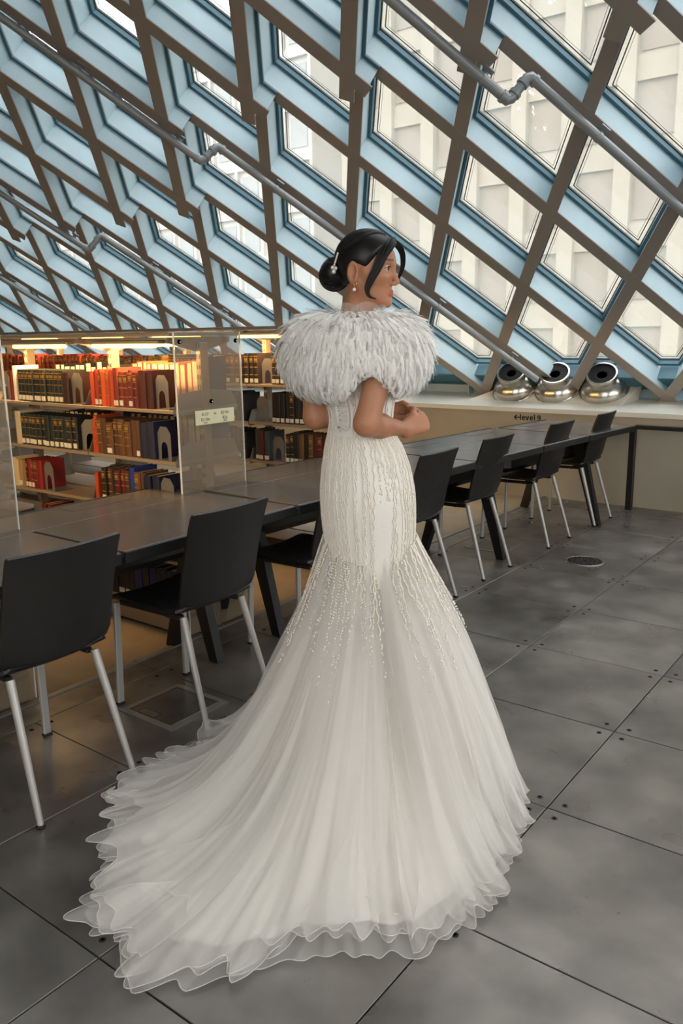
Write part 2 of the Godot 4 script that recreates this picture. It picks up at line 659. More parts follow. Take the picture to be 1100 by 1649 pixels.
func stains(w: Node3D, m_: int, n_: int) -> void:
	# white splashes and runs on the outside of three panes
	var spots := []
	if m_ == 2 and n_ == 1:
		spots = [[0.02, 0.12, 0.03, 0.05, 9], [-0.05, -0.02, 0.05, 0.12, 12]]
	elif m_ == 1 and n_ == 2:
		spots = [[0.10, 0.20, 0.02, 0.10, 6]]
	elif m_ == 3 and n_ == 2:
		spots = [[-0.12, -0.10, 0.03, 0.06, 8], [0.06, 0.0, 0.02, 0.09, 7], [0.12, 0.16, 0.015, 0.02, 5]]
	if spots.is_empty():
		return
	var m := MB.new()
	for s in spots:
		for k in s[4]:
			var x: float = s[0] + rng.randfn() * s[2]
			var y: float = s[1] + rng.randfn() * s[3]
			var r := 0.003 + 0.006 * rng.randf()
			var poly := PackedVector2Array()
			for i in 8:
				var a := TAU * i / 8
				var rr := r * (0.6 + 0.7 * rng.randf())
				poly.push_back(Vector2(x + cos(a) * rr, y + sin(a) * rr * (1.0 + 2.5 * rng.randf())))
			m.prism(poly, -0.2595, -0.2585)
	var o := part(w, "splash", m.mesh(), MAT.splash)
	o.set_meta("kind", "stuff")

func build_far_wall() -> void:
	var w := structure("wall_far")
	var m := MB.new()
	m.box(Vector3(-2.5, 0.38, -3.55), Vector3(17.8, 0.84, 0.16))
	part(w, "panel", m.mesh(), MAT.wall_paint)
	# top ledge rising slightly to the glass
	m = MB.new()
	m.face([Vector3(-11.3, 0.812, -3.455), Vector3(6.3, 0.812, -3.455), Vector3(6.3, 0.885, -4.06), Vector3(-11.3, 0.885, -4.06)], Vector3.UP)
	m.face([Vector3(-11.3, 0.772, -3.455), Vector3(6.3, 0.772, -3.455), Vector3(6.3, 0.812, -3.455), Vector3(-11.3, 0.812, -3.455)], Vector3(0, 0, 1))
	m.face([Vector3(-11.3, 0.772, -3.455), Vector3(6.3, 0.772, -3.455), Vector3(6.3, 0.772, -4.3), Vector3(-11.3, 0.772, -4.3)], Vector3.DOWN)
	part(w, "ledge", m.mesh(), MAT.ledge_paint)
	# blue curb and gutter under the glass
	m = MB.new()
	m.box(Vector3(-2.5, 0.86, -4.14), Vector3(17.8, 0.26, 0.13), Basis(), 0.008)
	part(w, "curb", m.mesh(), MAT.blue_paint)
	m = MB.new()
	var fr := lattice_frame()
	m.xf = fr
	m.box(Vector3(-1.1, V_LOW - 0.06, -0.18), Vector3(17.6, 0.12, 0.2), Basis(), 0.006)
	m.box(Vector3(-1.1, V_LOW - 0.22, -0.22), Vector3(17.6, 0.24, 0.14))
	part(w, "sill_rail", m.mesh(), MAT.teal_frame)
	m = MB.new()
	for k in 9:
		m.box(Vector3(-8.6 + 1.17 * k * 1.3, 0.93, -4.03), Vector3(0.012, 0.12, 0.11))
	part(w, "curb_fin", m.mesh(), MAT.blue_paint)
	m = MB.new()
	m.box(Vector3(-2.5, 0.2, -4.35), Vector3(17.8, 1.2, 0.2))
	part(w, "backing", m.mesh(), MAT.wall_paint)
	# wayfinding lettering
	var tm := TextMesh.new()
	var f := SystemFont.new()
	f.font_names = PackedStringArray(["Droid Sans"])
	f.font_weight = 700
	tm.font = f
	tm.text = "level 9"
	tm.font_size = 32
	tm.pixel_size = 0.00215
	tm.depth = 0.002
	part(w, "lettering", tm, MAT.letter_black, Transform3D(Basis(), Vector3(-1.600, 0.722, -3.468)))
	m = MB.new()
	m.box(Vector3(-1.727, 0.722, -3.4685), Vector3(0.052, 0.010, 0.002))
	m.bar(Vector3(-1.757, 0.722, -3.4685), Vector3(-1.731, 0.744, -3.4685), 0.002, 0.011, Vector3(0, 1, 0))
	m.bar(Vector3(-1.757, 0.722, -3.4685), Vector3(-1.731, 0.700, -3.4685), 0.002, 0.011, Vector3(0, 1, 0))
	part(w, "arrow", m.mesh(), MAT.letter_black)
	# black steel rail in front of the wall
	var r := thing("guard_rail")
	tag(r, "black steel bar frame standing on the floor before the low wall", "railing")
	m = MB.new()
	m.box(Vector3(-0.605, 0.36, -3.3), Vector3(0.05, 0.72, 0.05), Basis(), 0.004)
	part(r, "post", m.mesh(), MAT.black_steel)
	m = MB.new()
	m.box(Vector3(1.0, 0.36, -3.3), Vector3(0.05, 0.72, 0.05), Basis(), 0.004)
	part(r, "post", m.mesh(), MAT.black_steel)
	m = MB.new()
	m.box(Vector3(0.2, 0.712, -3.3), Vector3(1.57, 0.035, 0.05), Basis(), 0.004)
	part(r, "top_bar", m.mesh(), MAT.black_steel)
	m = MB.new()
	m.box(Vector3(-0.605, 0.004, -3.3), Vector3(0.09, 0.008, 0.09), Basis(), 0.002)
	part(r, "foot_plate", m.mesh(), MAT.strip_metal)

func tower(ctr: Vector3, w: float, d: float, h: float, cols: int, rows: int, stone: Material, pane: Material, label: String, deep: bool) -> void:
	var t := thing("tower", Transform3D(Basis(), ctr))
	tag(t, label, "building")
	var m := MB.new()
	m.box(Vector3(0, h * 0.5, -d * 0.5), Vector3(w, h, d))
	part(t, "wall", m.mesh(), stone)
	var cw := w / cols
	var rh := h / rows
	m = MB.new()
	m.box(Vector3(), Vector3(cw * 0.62, rh * 0.6, 0.1), Basis(), 0.01)
	var pm := m.mesh()
	for i in cols:
		for j in rows:
			part(t, "window", pm, pane, Transform3D(Basis(), Vector3(-w * 0.5 + (i + 0.5) * cw, (j + 0.5) * rh, 0.02)))
	for i in cols + 1:
		m = MB.new()
		m.box(Vector3(-w * 0.5 + i * cw, h * 0.5, 0.15), Vector3(cw * 0.3 if deep else cw * 0.1, h, 0.6 if deep else 0.25))
		part(t, "pier", m.mesh(), stone)
	for j in rows + 1:
		m = MB.new()
		m.box(Vector3(0, j * rh, 0.08), Vector3(w, rh * (0.3 if deep else 0.16), 0.3 if deep else 0.4))
		part(t, "floor_band", m.mesh(), stone)

func build_city() -> void:
	var m := MB.new()
	m.box(Vector3(-30, -12.3, -40), Vector3(260, 0.4, 120))
	struct_mesh("street", m.mesh(), MAT.street)
	tower(Vector3(-12, -12, -36), 31.0, 14.0, 46.0, 12, 13, MAT.tower_stone, MAT.tower_glass_warm, "tan stone office block seen through the panes on the right", true)
	tower(Vector3(-43.5, -12, -40), 20.0, 14.0, 34.0, 9, 11, MAT.tower_pale, MAT.tower_glass, "pale office block with a grid of grey windows beyond the middle panes", false)
	tower(Vector3(-78, -12, -50), 26.0, 16.0, 26.0, 9, 8, MAT.tower_pale, MAT.tower_glass, "low pale block far off past the left panes", false)

# ------------------------------------------------------------------ tables and chairs
func build_tables() -> void:
	var specs := [
		[Vector2(-0.82, 2.85), Vector2(-0.825, 0.775), 0.91, [0.535], [1.42, 2.4], "black reading table nearest the viewer, its end under the first two chairs"],
		[Vector2(-0.82, 0.755), Vector2(-0.745, -0.805), 0.89, [0.5], [0.16], "black reading table behind the bride's hips, second along the row"],
		[Vector2(-0.74, -0.825), Vector2(-0.635, -2.355), 0.83, [0.54], [0.42], "black reading table just beyond the bride's clasped hands"],
		[Vector2(-0.63, -2.375), Vector2(-0.55, -3.12), 0.79, [], [0.27], "short end section of black reading table nearest the low wall"],
	]
	var feet := [[[-1.12, 1.02, -1.45, 1.0], [-1.05, 2.55, -1.5, 2.5]], [[-1.10, 0.60, -1.52, 0.62]], [[-0.81, -1.33, -1.37, -1.25]], [[-0.63, -2.62, -1.40, -2.96]]]
	for i in specs.size():
		var sp: Array = specs[i]
		var f0: Vector2 = sp[0]
		var f1: Vector2 = sp[1]
		var len_ := f0.distance_to(f1)
		var dirz := Vector3(f0.x - f1.x, 0, f0.y - f1.y).normalized()
		var dirx := Vector3.UP.cross(dirz).normalized()
		var t := thing("reading_table", Transform3D(Basis(dirx, Vector3.UP, dirz), Vector3(f0.x, 0, f0.y)))
		tag(t, sp[5], "table", "tables in one long row")
		var w: float = sp[2]
		var spine := 0.34
		# spine along the back with two cable hatches
		var m := MB.new()
		m.box(Vector3(-w + spine * 0.5, 0.727, -len_ * 0.5), Vector3(spine, 0.026, len_), Basis(), 0.002)
		part(t, "spine_top", m.mesh(), MAT.table_laminate)
		m = MB.new()
		m.box(Vector3(-w + 0.004, 0.735, -len_ * 0.5), Vector3(0.010, 0.018, len_), Basis(), 0.002)
		part(t, "rear_edge", m.mesh(), MAT.table_edge)
		var cuts := [0.0]
		for q in sp[3]:
			cuts.append(q)
		cuts.append(1.0)
		for k in cuts.size() - 1:
			var za: float = -len_ * cuts[k] - (0.009 if k > 0 else 0.0)
			var zb: float = -len_ * cuts[k + 1] + (0.009 if k < cuts.size() - 2 else 0.0)
			m = MB.new()
			m.box(Vector3((-w + spine) * 0.5 + 0.0, 0.727, (za + zb) * 0.5), Vector3(w - spine - 0.001, 0.026, za - zb), Basis(), 0.002)
			var leaf := part(t, "leaf", m.mesh(), MAT.table_laminate)
			m = MB.new()
			m.box(Vector3(0.004, 0.716, (za + zb) * 0.5), Vector3(0.012, 0.044, za - zb + 0.002), Basis(), 0.003)
			m.box(Vector3((-w + spine) * 0.5, 0.722, zb + 0.001), Vector3(w - spine - 0.01, 0.034, 0.006), Basis(), 0.001)
			part(leaf, "edging", m.mesh(), MAT.table_edge)
			# hatch: a lid sunk level with the spine, its joint showing
			var hz := (za + zb) * 0.5
			m = MB.new()
			m.box(Vector3(-w + 0.095, 0.7405, hz), Vector3(0.125, 0.001, 0.34), Basis(), 0.0003)
			var lid := part(t, "cable_hatch", m.mesh(), MAT.table_edge)
			m = MB.new()
			m.box(Vector3(-w + 0.095, 0.7412, hz), Vector3(0.119, 0.001, 0.334), Basis(), 0.0003)
			part(lid, "lid", m.mesh(), MAT.table_laminate)
			# hanging cable box under the leaf
			m = MB.new()
			m.box(Vector3(-w + 0.43, 0.60, hz), Vector3(0.16, 0.20, minf(0.62, (za - zb) * 0.7)), Basis(), 0.035)
			part(t, "cable_box", m.mesh(), MAT.table_frame)
		# rails under the top
		m = MB.new()
		m.box(Vector3(-w + 0.30, 0.685, -len_ * 0.5), Vector3(0.06, 0.05, len_ - 0.06), Basis(), 0.004)
		m.box(Vector3(-0.16, 0.69, -len_ * 0.5), Vector3(0.05, 0.04, len_ - 0.06), Basis(), 0.004)
		part(t, "rail", m.mesh(), MAT.table_frame)
		var inv := t.transform.affine_inverse()
		for ft in feet[i]:
			var a: Vector3 = inv * Vector3(ft[0], 0, ft[1])
			var b: Vector3 = inv * Vector3(ft[2], 0, ft[3])
			for side in 2:
				var foot := a if side == 0 else b
				var lean := -0.20 if side == 0 else 0.22
				m = MB.new()
				leg_blade(m, foot, Vector3(foot.x + lean, 0.70, foot.z))
				part(t, "leg", m.mesh(), MAT.table_frame)
			m = MB.new()
			m.bar(Vector3(a.x - 0.30, 0.672, a.z), Vector3(b.x + 0.28, 0.672, b.z), 0.05, 0.06, Vector3.UP, 0.005)
			part(t, "cross_bar", m.mesh(), MAT.table_frame)

func leg_blade(m: MB, foot: Vector3, top: Vector3) -> void:
	# flat tapering leg: broad at the top, 5 cm at the foot
	var rows := []
	for q in [[0.0, 0.028], [0.5, 0.040], [0.92, 0.052], [1.0, 0.085]]:
		var p := foot.lerp(top, q[0])
		rows.append([p + Vector3(-q[1], 0, 0), p + Vector3(q[1], 0, 0)])
	for k in rows.size() - 1:
		for sg in [-1.0, 1.0]:
			var o := Vector3(0, 0, 0.024 * sg)
			m.face([rows[k][0] + o, rows[k][1] + o, rows[k + 1][1] + o, rows[k + 1][0] + o], Vector3(0, 0, sg))
		for s in 2:
			var o := Vector3(0, 0, 0.024)
			m.face([rows[k][s] - o, rows[k][s] + o, rows[k + 1][s] + o, rows[k + 1][s] - o], Vector3(-1 if s == 0 else 1, 0, 0))
	m.face([rows[0][0] - Vector3(0, 0, 0.024), rows[0][1] - Vector3(0, 0, 0.024), rows[0][1] + Vector3(0, 0, 0.024), rows[0][0] + Vector3(0, 0, 0.024)], Vector3.DOWN)

func shell(m: MB, nu: int, nv: int, p: PackedVector3Array, thick: float) -> void:
	# a sheet with thickness: both faces and a rim
	var back := PackedVector3Array()
	for j in nv:
		for i in nu:
			var du := p[j * nu + mini(i + 1, nu - 1)] - p[j * nu + maxi(i - 1, 0)]
			var dv := p[mini(j + 1, nv - 1) * nu + i] - p[maxi(j - 1, 0) * nu + i]
			back.push_back(p[j * nu + i] - du.cross(dv).normalized() * thick)
	m.grid(nu, nv, p)
	m.grid(nu, nv, back, false, true)
	var loop := PackedInt32Array()
	for i in nu:
		loop.push_back(i)
	for j in range(1, nv):
		loop.push_back(j * nu + nu - 1)
	for i in range(nu - 2, -1, -1):
		loop.push_back((nv - 1) * nu + i)
	for j in range(nv - 2, 0, -1):
		loop.push_back(j * nu)
	var mid := Vector3()
	for q in p:
		mid += q / p.size()
	for k in loop.size():
		var a := loop[k]
		var b := loop[(k + 1) % loop.size()]
		m.face([p[a], p[b], back[b], back[a]], (p[a] + p[b]) * 0.5 - mid)

func round_half(dist: float, r: float, hw: float) -> float:
	return hw if dist >= r else hw - r + sqrt(maxf(0.0, r * r - (r - dist) * (r - dist)))

func make_chair() -> Node3D:
	var t := thing("reading_chair")
	# backrest: upright bent panel, its lower corners rounded
	var prof := [Vector2(-0.098, 0.487), Vector2(-0.086, 0.505), Vector2(-0.076, 0.535), Vector2(-0.068, 0.57), Vector2(-0.055, 0.63), Vector2(-0.037, 0.70), Vector2(-0.014, 0.78), Vector2(0.006, 0.84), Vector2(0.017, 0.866), Vector2(0.02, 0.873)]
	var pts := PackedVector3Array()
	var nu := 13
	for q in prof:
		var hw := round_half(q.y - 0.484, 0.05, 0.203)
		hw = minf(hw, round_half(0.8755 - q.y, 0.012, 0.203))
		for i in nu:
			var s := -1.0 + 2.0 * i / (nu - 1)
			pts.push_back(Vector3(q.x - 0.022 * s * s, q.y, -s * hw))
	var m := MB.new()
	shell(m, nu, prof.size(), pts, 0.012)
	part(t, "backrest", m.mesh(), MAT.chair_laminate)
	# seat: dished, rolling down at the front and up into the back
	var sp := [Vector2(-0.098, 0.487), Vector2(-0.108, 0.476), Vector2(-0.128, 0.468), Vector2(-0.17, 0.462), Vector2(-0.26, 0.458), Vector2(-0.36, 0.461), Vector2(-0.45, 0.467), Vector2(-0.50, 0.466), Vector2(-0.525, 0.458), Vector2(-0.538, 0.445)]
	pts = PackedVector3Array()
	for k in sp.size():
		var q: Vector2 = sp[k]
		var hw := round_half(-0.095 - q.x, 0.05, 0.205)
		hw = minf(hw, round_half(q.x + 0.5395, 0.03, 0.205))
		for i in nu:
			var s := -1.0 + 2.0 * i / (nu - 1)
			pts.push_back(Vector3(q.x, q.y + 0.012 * s * s, s * hw))
	m = MB.new()
	shell(m, nu, sp.size(), pts, 0.012)
	part(t, "seat", m.mesh(), MAT.chair_laminate)
	# frame under the seat
	m = MB.new()
	m.bar(Vector3(-0.22, 0.444, -0.165), Vector3(-0.22, 0.444, 0.165), 0.022, 0.018, Vector3.UP, 0.003)
	m.bar(Vector3(-0.50, 0.443, -0.165), Vector3(-0.50, 0.443, 0.165), 0.022, 0.02, Vector3.UP, 0.003)
	for s in [-1.0, 1.0]:
		m.bar(Vector3(-0.15, 0.447, 0.15 * s), Vector3(-0.50, 0.441, 0.15 * s), 0.022, 0.02, Vector3.UP, 0.003)
	part(t, "seat_frame", m.mesh(), MAT.black_steel)
	for s in [-1.0, 1.0]:
		m = MB.new()
		m.tube(PackedVector3Array([Vector3(0, 0.008, 0.184 * s), Vector3(-0.135, 0.452, 0.158 * s)]), PackedFloat32Array([0.0105, 0.0145]), 12)
		var leg := part(t, "rear_leg", m.mesh(), MAT.chair_leg)
		m = MB.new()
		m.lathe(PackedVector2Array([Vector2(0.0, 0.0), Vector2(0.0135, 0.0), Vector2(0.0145, 0.003), Vector2(0.0145, 0.009), Vector2(0.011, 0.012)]), 12, Transform3D(Basis(), Vector3(0, 0, 0.184 * s)))
		part(leg, "glide", m.mesh(), MAT.rubber)
		m = MB.new()
		m.bar(Vector3(-0.525, 0.008, 0.184 * s), Vector3(-0.515, 0.448, 0.176 * s), 0.030, 0.017, Vector3(1, 0, 0), 0.003)
		leg = part(t, "front_leg", m.mesh(), MAT.chair_leg)
		m = MB.new()
		m.box(Vector3(-0.525, 0.005, 0.184 * s), Vector3(0.022, 0.010, 0.034), Basis(), 0.002)
		part(leg, "glide", m.mesh(), MAT.rubber)
	return t

func build_chairs() -> void:
	var spots := [
		[-0.605, 2.105, 0.0, "black chair with pale legs standing nearest the viewer"],
		[-0.595, 1.392, 0.4, "black chair with pale legs at the table, second from the viewer, beside the train"],
		[-0.615, 0.585, -0.5, "black chair mostly hidden behind the bride's hips, only its seat edge showing"],
		[-0.660, -0.260, 0.6, "black chair pushed in just past the bride, touching her gown's outline"],
		[-0.680, -1.006, 0.0, "black chair second past the bride, in front of the dark table leg"],
		[-0.660, -1.950, -0.8, "black chair third past the bride, beside the round floor grille"],
		[-0.632, -2.760, 0.5, "black chair at the end of the row, closest to the low wall"],
	]
	var first := make_chair()
	for i in spots.size():
		var sp: Array = spots[i]
		var o := first
		if i > 0:
			o = first.duplicate()
			o.name = numbered("reading_chair")
			add_child(o, true)
		o.position = Vector3(sp[0], 0.0, sp[1])
		o.rotation_degrees.y = sp[2]
		tag(o, sp[3], "chair", "black chairs along the reading tables")

# ------------------------------------------------------------------ bookcases and books
const ORD := ["first", "second", "third", "fourth", "fifth", "sixth", "seventh", "eighth", "ninth", "tenth", "eleventh", "twelfth", "thirteenth", "fourteenth", "fifteenth", "sixteenth", "seventeenth", "eighteenth", "nineteenth", "twentieth", "twenty-first", "twenty-second", "twenty-third", "twenty-fourth", "twenty-fifth", "twenty-sixth", "twenty-seventh", "twenty-eighth", "twenty-ninth", "thirtieth", "thirty-first", "thirty-second", "thirty-third", "thirty-fourth", "thirty-fifth", "thirty-sixth", "thirty-seventh", "thirty-eighth", "thirty-ninth", "fortieth"]
var book_cache := {}
var cloth := {}

func book_parts(w: float, h: float, d: float) -> Array:
	var key := "%.3f %.3f %.3f" % [w, h, d]
	if book_cache.has(key):
		return book_cache[key]
	var flat := Transform3D(Basis(Vector3(1, 0, 0), Vector3(0, 0, -1), Vector3(0, 1, 0)), Vector3())
	var t := 0.003
	var hw := w * 0.5
	var cover := MB.new()
	cover.prism(PackedVector2Array([Vector2(-hw, 0.007), Vector2(-hw * 0.7, 0.002), Vector2(0, 0), Vector2(hw * 0.7, 0.002), Vector2(hw, 0.007), Vector2(hw, d), Vector2(hw - t, d), Vector2(hw - t, 0.010), Vector2(-hw + t, 0.010), Vector2(-hw + t, d), Vector2(-hw, d)]), 0.0, h, flat)
	var pages := MB.new()
	pages.box(Vector3(0, h * 0.5, -d * 0.5 - 0.003), Vector3(w - 2.0 * t, h - 0.010, d - 0.016))
	var lab := MB.new()
	lab.box(Vector3(0, 0.022, 0.0), Vector3(w * 0.72, 0.026, 0.0046))
	var band := MB.new()
	for q in [0.30, 0.55, 0.72, 0.90]:
		band.box(Vector3(0, h * q, 0.0), Vector3(w * 0.76, h * 0.022, 0.0042))
	band.box(Vector3(0, h * 0.80, 0.0), Vector3(w * 0.6, h * 0.09, 0.0040))
	book_cache[key] = [cover.mesh(), pages.mesh(), lab.mesh(), band.mesh()]
	return book_cache[key]

func cloth_mat(c: Color) -> StandardMaterial3D:
	var key := c.to_html()
	if not cloth.has(key):
		var m := StandardMaterial3D.new()
		m.resource_name = "book_cloth"
		m.albedo_color = c
		m.roughness = 0.6
		cloth[key] = m
	return cloth[key]

func book(colour: Color, at: Transform3D, w: float, h: float, d: float, label: String, group: String, white_label := true, bands := true) -> Node3D:
	var p := book_parts(snappedf(w, 0.004), snappedf(h, 0.01), snappedf(d, 0.02))
	var t := thing("book", at)
	tag(t, label, "book", group)
	part(t, "cover", p[0], cloth_mat(colour))
	part(t, "pages", p[1], MAT.pages)
	if white_label:
		part(t, "spine_label", p[2], MAT.spine_label)
	if bands:
		part(t, "gilding", p[3], MAT.gold_band)
	return t

# a run of books standing in order; x goes from start in direction dir; face +1 shows the spine to +z
func run(x: float, y: float, z: float, dir: float, face: float, n: int, cols: Array, w: float, h: float, kind: String, place: String, group: String, lab := 1.0, gilt := 1.0, jitter := 0.12) -> float:
	for i in n:
		var c: Color = cols[rng.randi() % cols.size()]
		c = c * (0.88 + 0.24 * rng.randf())
		c.a = 1.0
		var bw := snappedf(maxf(0.020, w * (1.0 + jitter * rng.randfn())), 0.004)
		var bh := h * (1.0 + 0.25 * jitter * rng.randfn())
		x += dir * (bw * 0.5 + 0.0006)
		var bs := Basis() if face > 0 else Basis(Vector3.UP, PI)
		bs = bs * Basis(Vector3(0, 0, 1), 0.0)
		book(c, Transform3D(bs, Vector3(x, y, z + 0.004 * rng.randfn())), bw, bh, 0.16, "%s %s, %s" % [ORD[i], kind, place], group, rng.randf() < lab, rng.randf() < gilt)
		x += dir * (bw * 0.5 + 0.0006)
	return x

func bookend(x: float, y: float, z: float, label: String, mirrored := 1.0) -> void:
	# bent steel sheet with a gabled top and an arched cut-out
	var t := thing("bookend", Transform3D(Basis(Vector3.UP, -0.18 * mirrored), Vector3(x, y, z)))
	tag(t, label, "bookend", "grey steel bookends")
	var o := PackedVector2Array([Vector2(-0.062, 0), Vector2(-0.034, 0)])
	for k in 9:
		var a := PI - PI * k / 8.0
		o.push_back(Vector2(cos(a) * 0.030, 0.062 + sin(a) * 0.030))
	o.append_array(PackedVector2Array([Vector2(0.034, 0), Vector2(0.062, 0), Vector2(0.062, 0.135), Vector2(0.030, 0.168), Vector2(-0.030, 0.168), Vector2(-0.062, 0.135)]))
	var m := MB.new()
	m.prism(o, -0.002, 0.0)
	part(t, "upright", m.mesh(), MAT.bookend_metal)
	m = MB.new()
	m.box(Vector3(0, 0.0015, -0.06), Vector3(0.12, 0.002, 0.115))
	part(t, "foot", m.mesh(), MAT.bookend_metal)

func bookcase(label: String, zf: float, dy: float, ends: Array, lit: Array, panel: bool) -> void:
	var zc := zf - 0.225
	var x1: float = ends[0]
	var x0: float = ends[ends.size() - 1]
	var t := thing("bookcase", Transform3D(Basis(), Vector3(x1, 0, zc)))
	tag(t, label, "bookcase", "steel book stacks")
	var m := MB.new()
	m.box(Vector3((x0 - x1) * 0.5, 0.045 - 0.01, 0), Vector3(x1 - x0, 0.09, 0.44), Basis(), 0.004)
	part(t, "plinth", m.mesh(), MAT.shelf_metal)
	for e in ends:
		m = MB.new()
		m.box(Vector3(e - x1 - 0.016, 0.72, 0), Vector3(0.034, 1.50, 0.055), Basis(), 0.003)
		var up := part(t, "upright", m.mesh(), MAT.shelf_metal)
		m = MB.new()
		for k in 26:
			for s in [-1.0, 1.0]:
				m.box(Vector3(e - x1 - 0.016 + 0.008 * s, 0.20 + 0.05 * k, 0.0277), Vector3(0.006, 0.022, 0.001))
		part(up, "slot", m.mesh(), MAT.dark_hole)
	for b in ends.size() - 1:
		var xa: float = ends[b] - x1
		var xb: float = ends[b + 1] - x1
		for lv in [0.125, 0.38, 0.636, 0.895, 1.148]:
			for s in [-1.0, 1.0]:
				m = MB.new()
				m.box(Vector3((xa + xb) * 0.5, lv + dy - 0.009, s * 0.118), Vector3(xa - xb - 0.006, 0.018, 0.212), Basis(), 0.002)
				var sh := part(t, "shelf", m.mesh(), MAT.shelf_metal)
				m = MB.new()
				var side := PackedVector2Array([Vector2(0.0, -0.02), Vector2(0.205, -0.02), Vector2(0.205, 0.012), Vector2(0.17, 0.085), Vector2(0.0, 0.10)])
				for e in [xa - 0.004, xb + 0.002]:
					var tr := Transform3D(Basis(Vector3(0, 0, s), Vector3(0, 1, 0), Vector3(-s, 0, 0)), Vector3(e, lv + dy - 0.009, s * 0.012))
					m.prism(side, 0.0, 0.002 * s, tr)
				part(sh, "bracket", m.mesh(), MAT.canopy_metal)
	# canopy along the top
	m = MB.new()
	m.box(Vector3((x0 - x1) * 0.5, 1.512 + dy, 0), Vector3(x1 - x0, 0.020, 0.45), Basis(), 0.004)
	part(t, "canopy", m.mesh(), MAT.canopy_metal)
	m = MB.new()
	for s in [-1.0, 1.0]:
		m.box(Vector3((x0 - x1) * 0.5, 1.481 + dy, 0.165 * s), Vector3(x1 - x0, 0.030, 0.012), Basis(), 0.003)
	part(t, "canopy_lip", m.mesh(), MAT.canopy_metal)
	m = MB.new()
	for e in ends:
		m.prism(PackedVector2Array([Vector2(-0.21, 1.497 + dy), Vector2(0.21, 1.497 + dy), Vector2(0.21, 1.47 + dy), Vector2(0.03, 1.425 + dy), Vector2(-0.03, 1.425 + dy), Vector2(-0.21, 1.47 + dy)]), 0.0, 0.003, Transform3D(Basis(Vector3(0, 0, 1), Vector3(0, 1, 0), Vector3(-1, 0, 0)), Vector3(e - x1 - 0.03, 0, 0)))
	part(t, "canopy_bracket", m.mesh(), MAT.canopy_metal)
	if panel:
		m = MB.new()
		m.box(Vector3(0.03, 0.76, 0), Vector3(0.008, 1.52, 0.445), Basis(), 0.002)
		var pn := part(t, "end_panel", m.mesh(), MAT.acrylic)
		pn.set_meta("label", "frosted clear end panel")
		m = MB.new()
		for s in [-1.0, 1.0]:
			m.box(Vector3(0.03, 0.76, 0.2235 * s), Vector3(0.011, 1.52, 0.004), Basis(), 0.001)
		part(pn, "edge", m.mesh(), MAT.acrylic_edge)
		m = MB.new()
		for q in [[1.475, -0.19], [1.475, 0.19], [1.18, 0.0], [0.2, 0.0]]:
			m.lathe(PackedVector2Array([Vector2(0.011, -0.004), Vector2(0.011, 0.004), Vector2(0.008, 0.007), Vector2(0.0, 0.008)]), 12, Transform3D(Basis(Vector3.UP, Vector3.RIGHT, Vector3.BACK).orthonormalized(), Vector3(0.034, q[0], q[1])))
		part(pn, "bolt", m.mesh(), MAT.chrome)
	# strip lamps under the canopy
	for q in lit:
		for s in ([1.0, -1.0] if q[2] else [1.0]):
			lamp_strip(q[0], q[1], 1.457 + dy, zc + 0.205 * s, s, q[3])

func lamp_strip(xa: float, xb: float, y: float, z: float, s: float, label: String) -> void:
	var L := absf(xb - xa)
	var t := thing("strip_light", Transform3D(Basis(), Vector3((xa + xb) * 0.5, y, z)))
	tag(t, label if s > 0 else label.replace("under the front edge of", "on the far side of"), "lamp", "strip lamps under the bookcase canopies")
	var m := MB.new()
	m.box(Vector3(0, 0.018, -0.012 * s), Vector3(L + 0.05, 0.016, 0.045), Basis(), 0.003)
	part(t, "housing", m.mesh(), MAT.canopy_metal)
	m = MB.new()
	m.tube(PackedVector3Array([Vector3(-L * 0.5, 0.0, 0), Vector3(L * 0.5, 0.0, 0)]), PackedFloat32Array([0.010]), 12)
	part(t, "tube", m.mesh(), MAT.lamp_glow)
	var a := AreaLight3D.new()
	a.name = "strip_lamp"
	a.area_size = Vector2(L, 0.03)
	a.light_color = Color(1.0, 0.80, 0.52)
	a.light_energy = LAMP_E
	a.area_range = 12.0
	a.area_attenuation = 2.0
	a.shadow_enabled = true
	# faces down and a little outwards
	a.rotation = Vector3(-PI * 0.5 + 0.75 * s, 0, 0)
	a.position = Vector3(0, -0.014, 0.006 * s)
	t.add_child(a, true)

const LAMP_E := 1.3

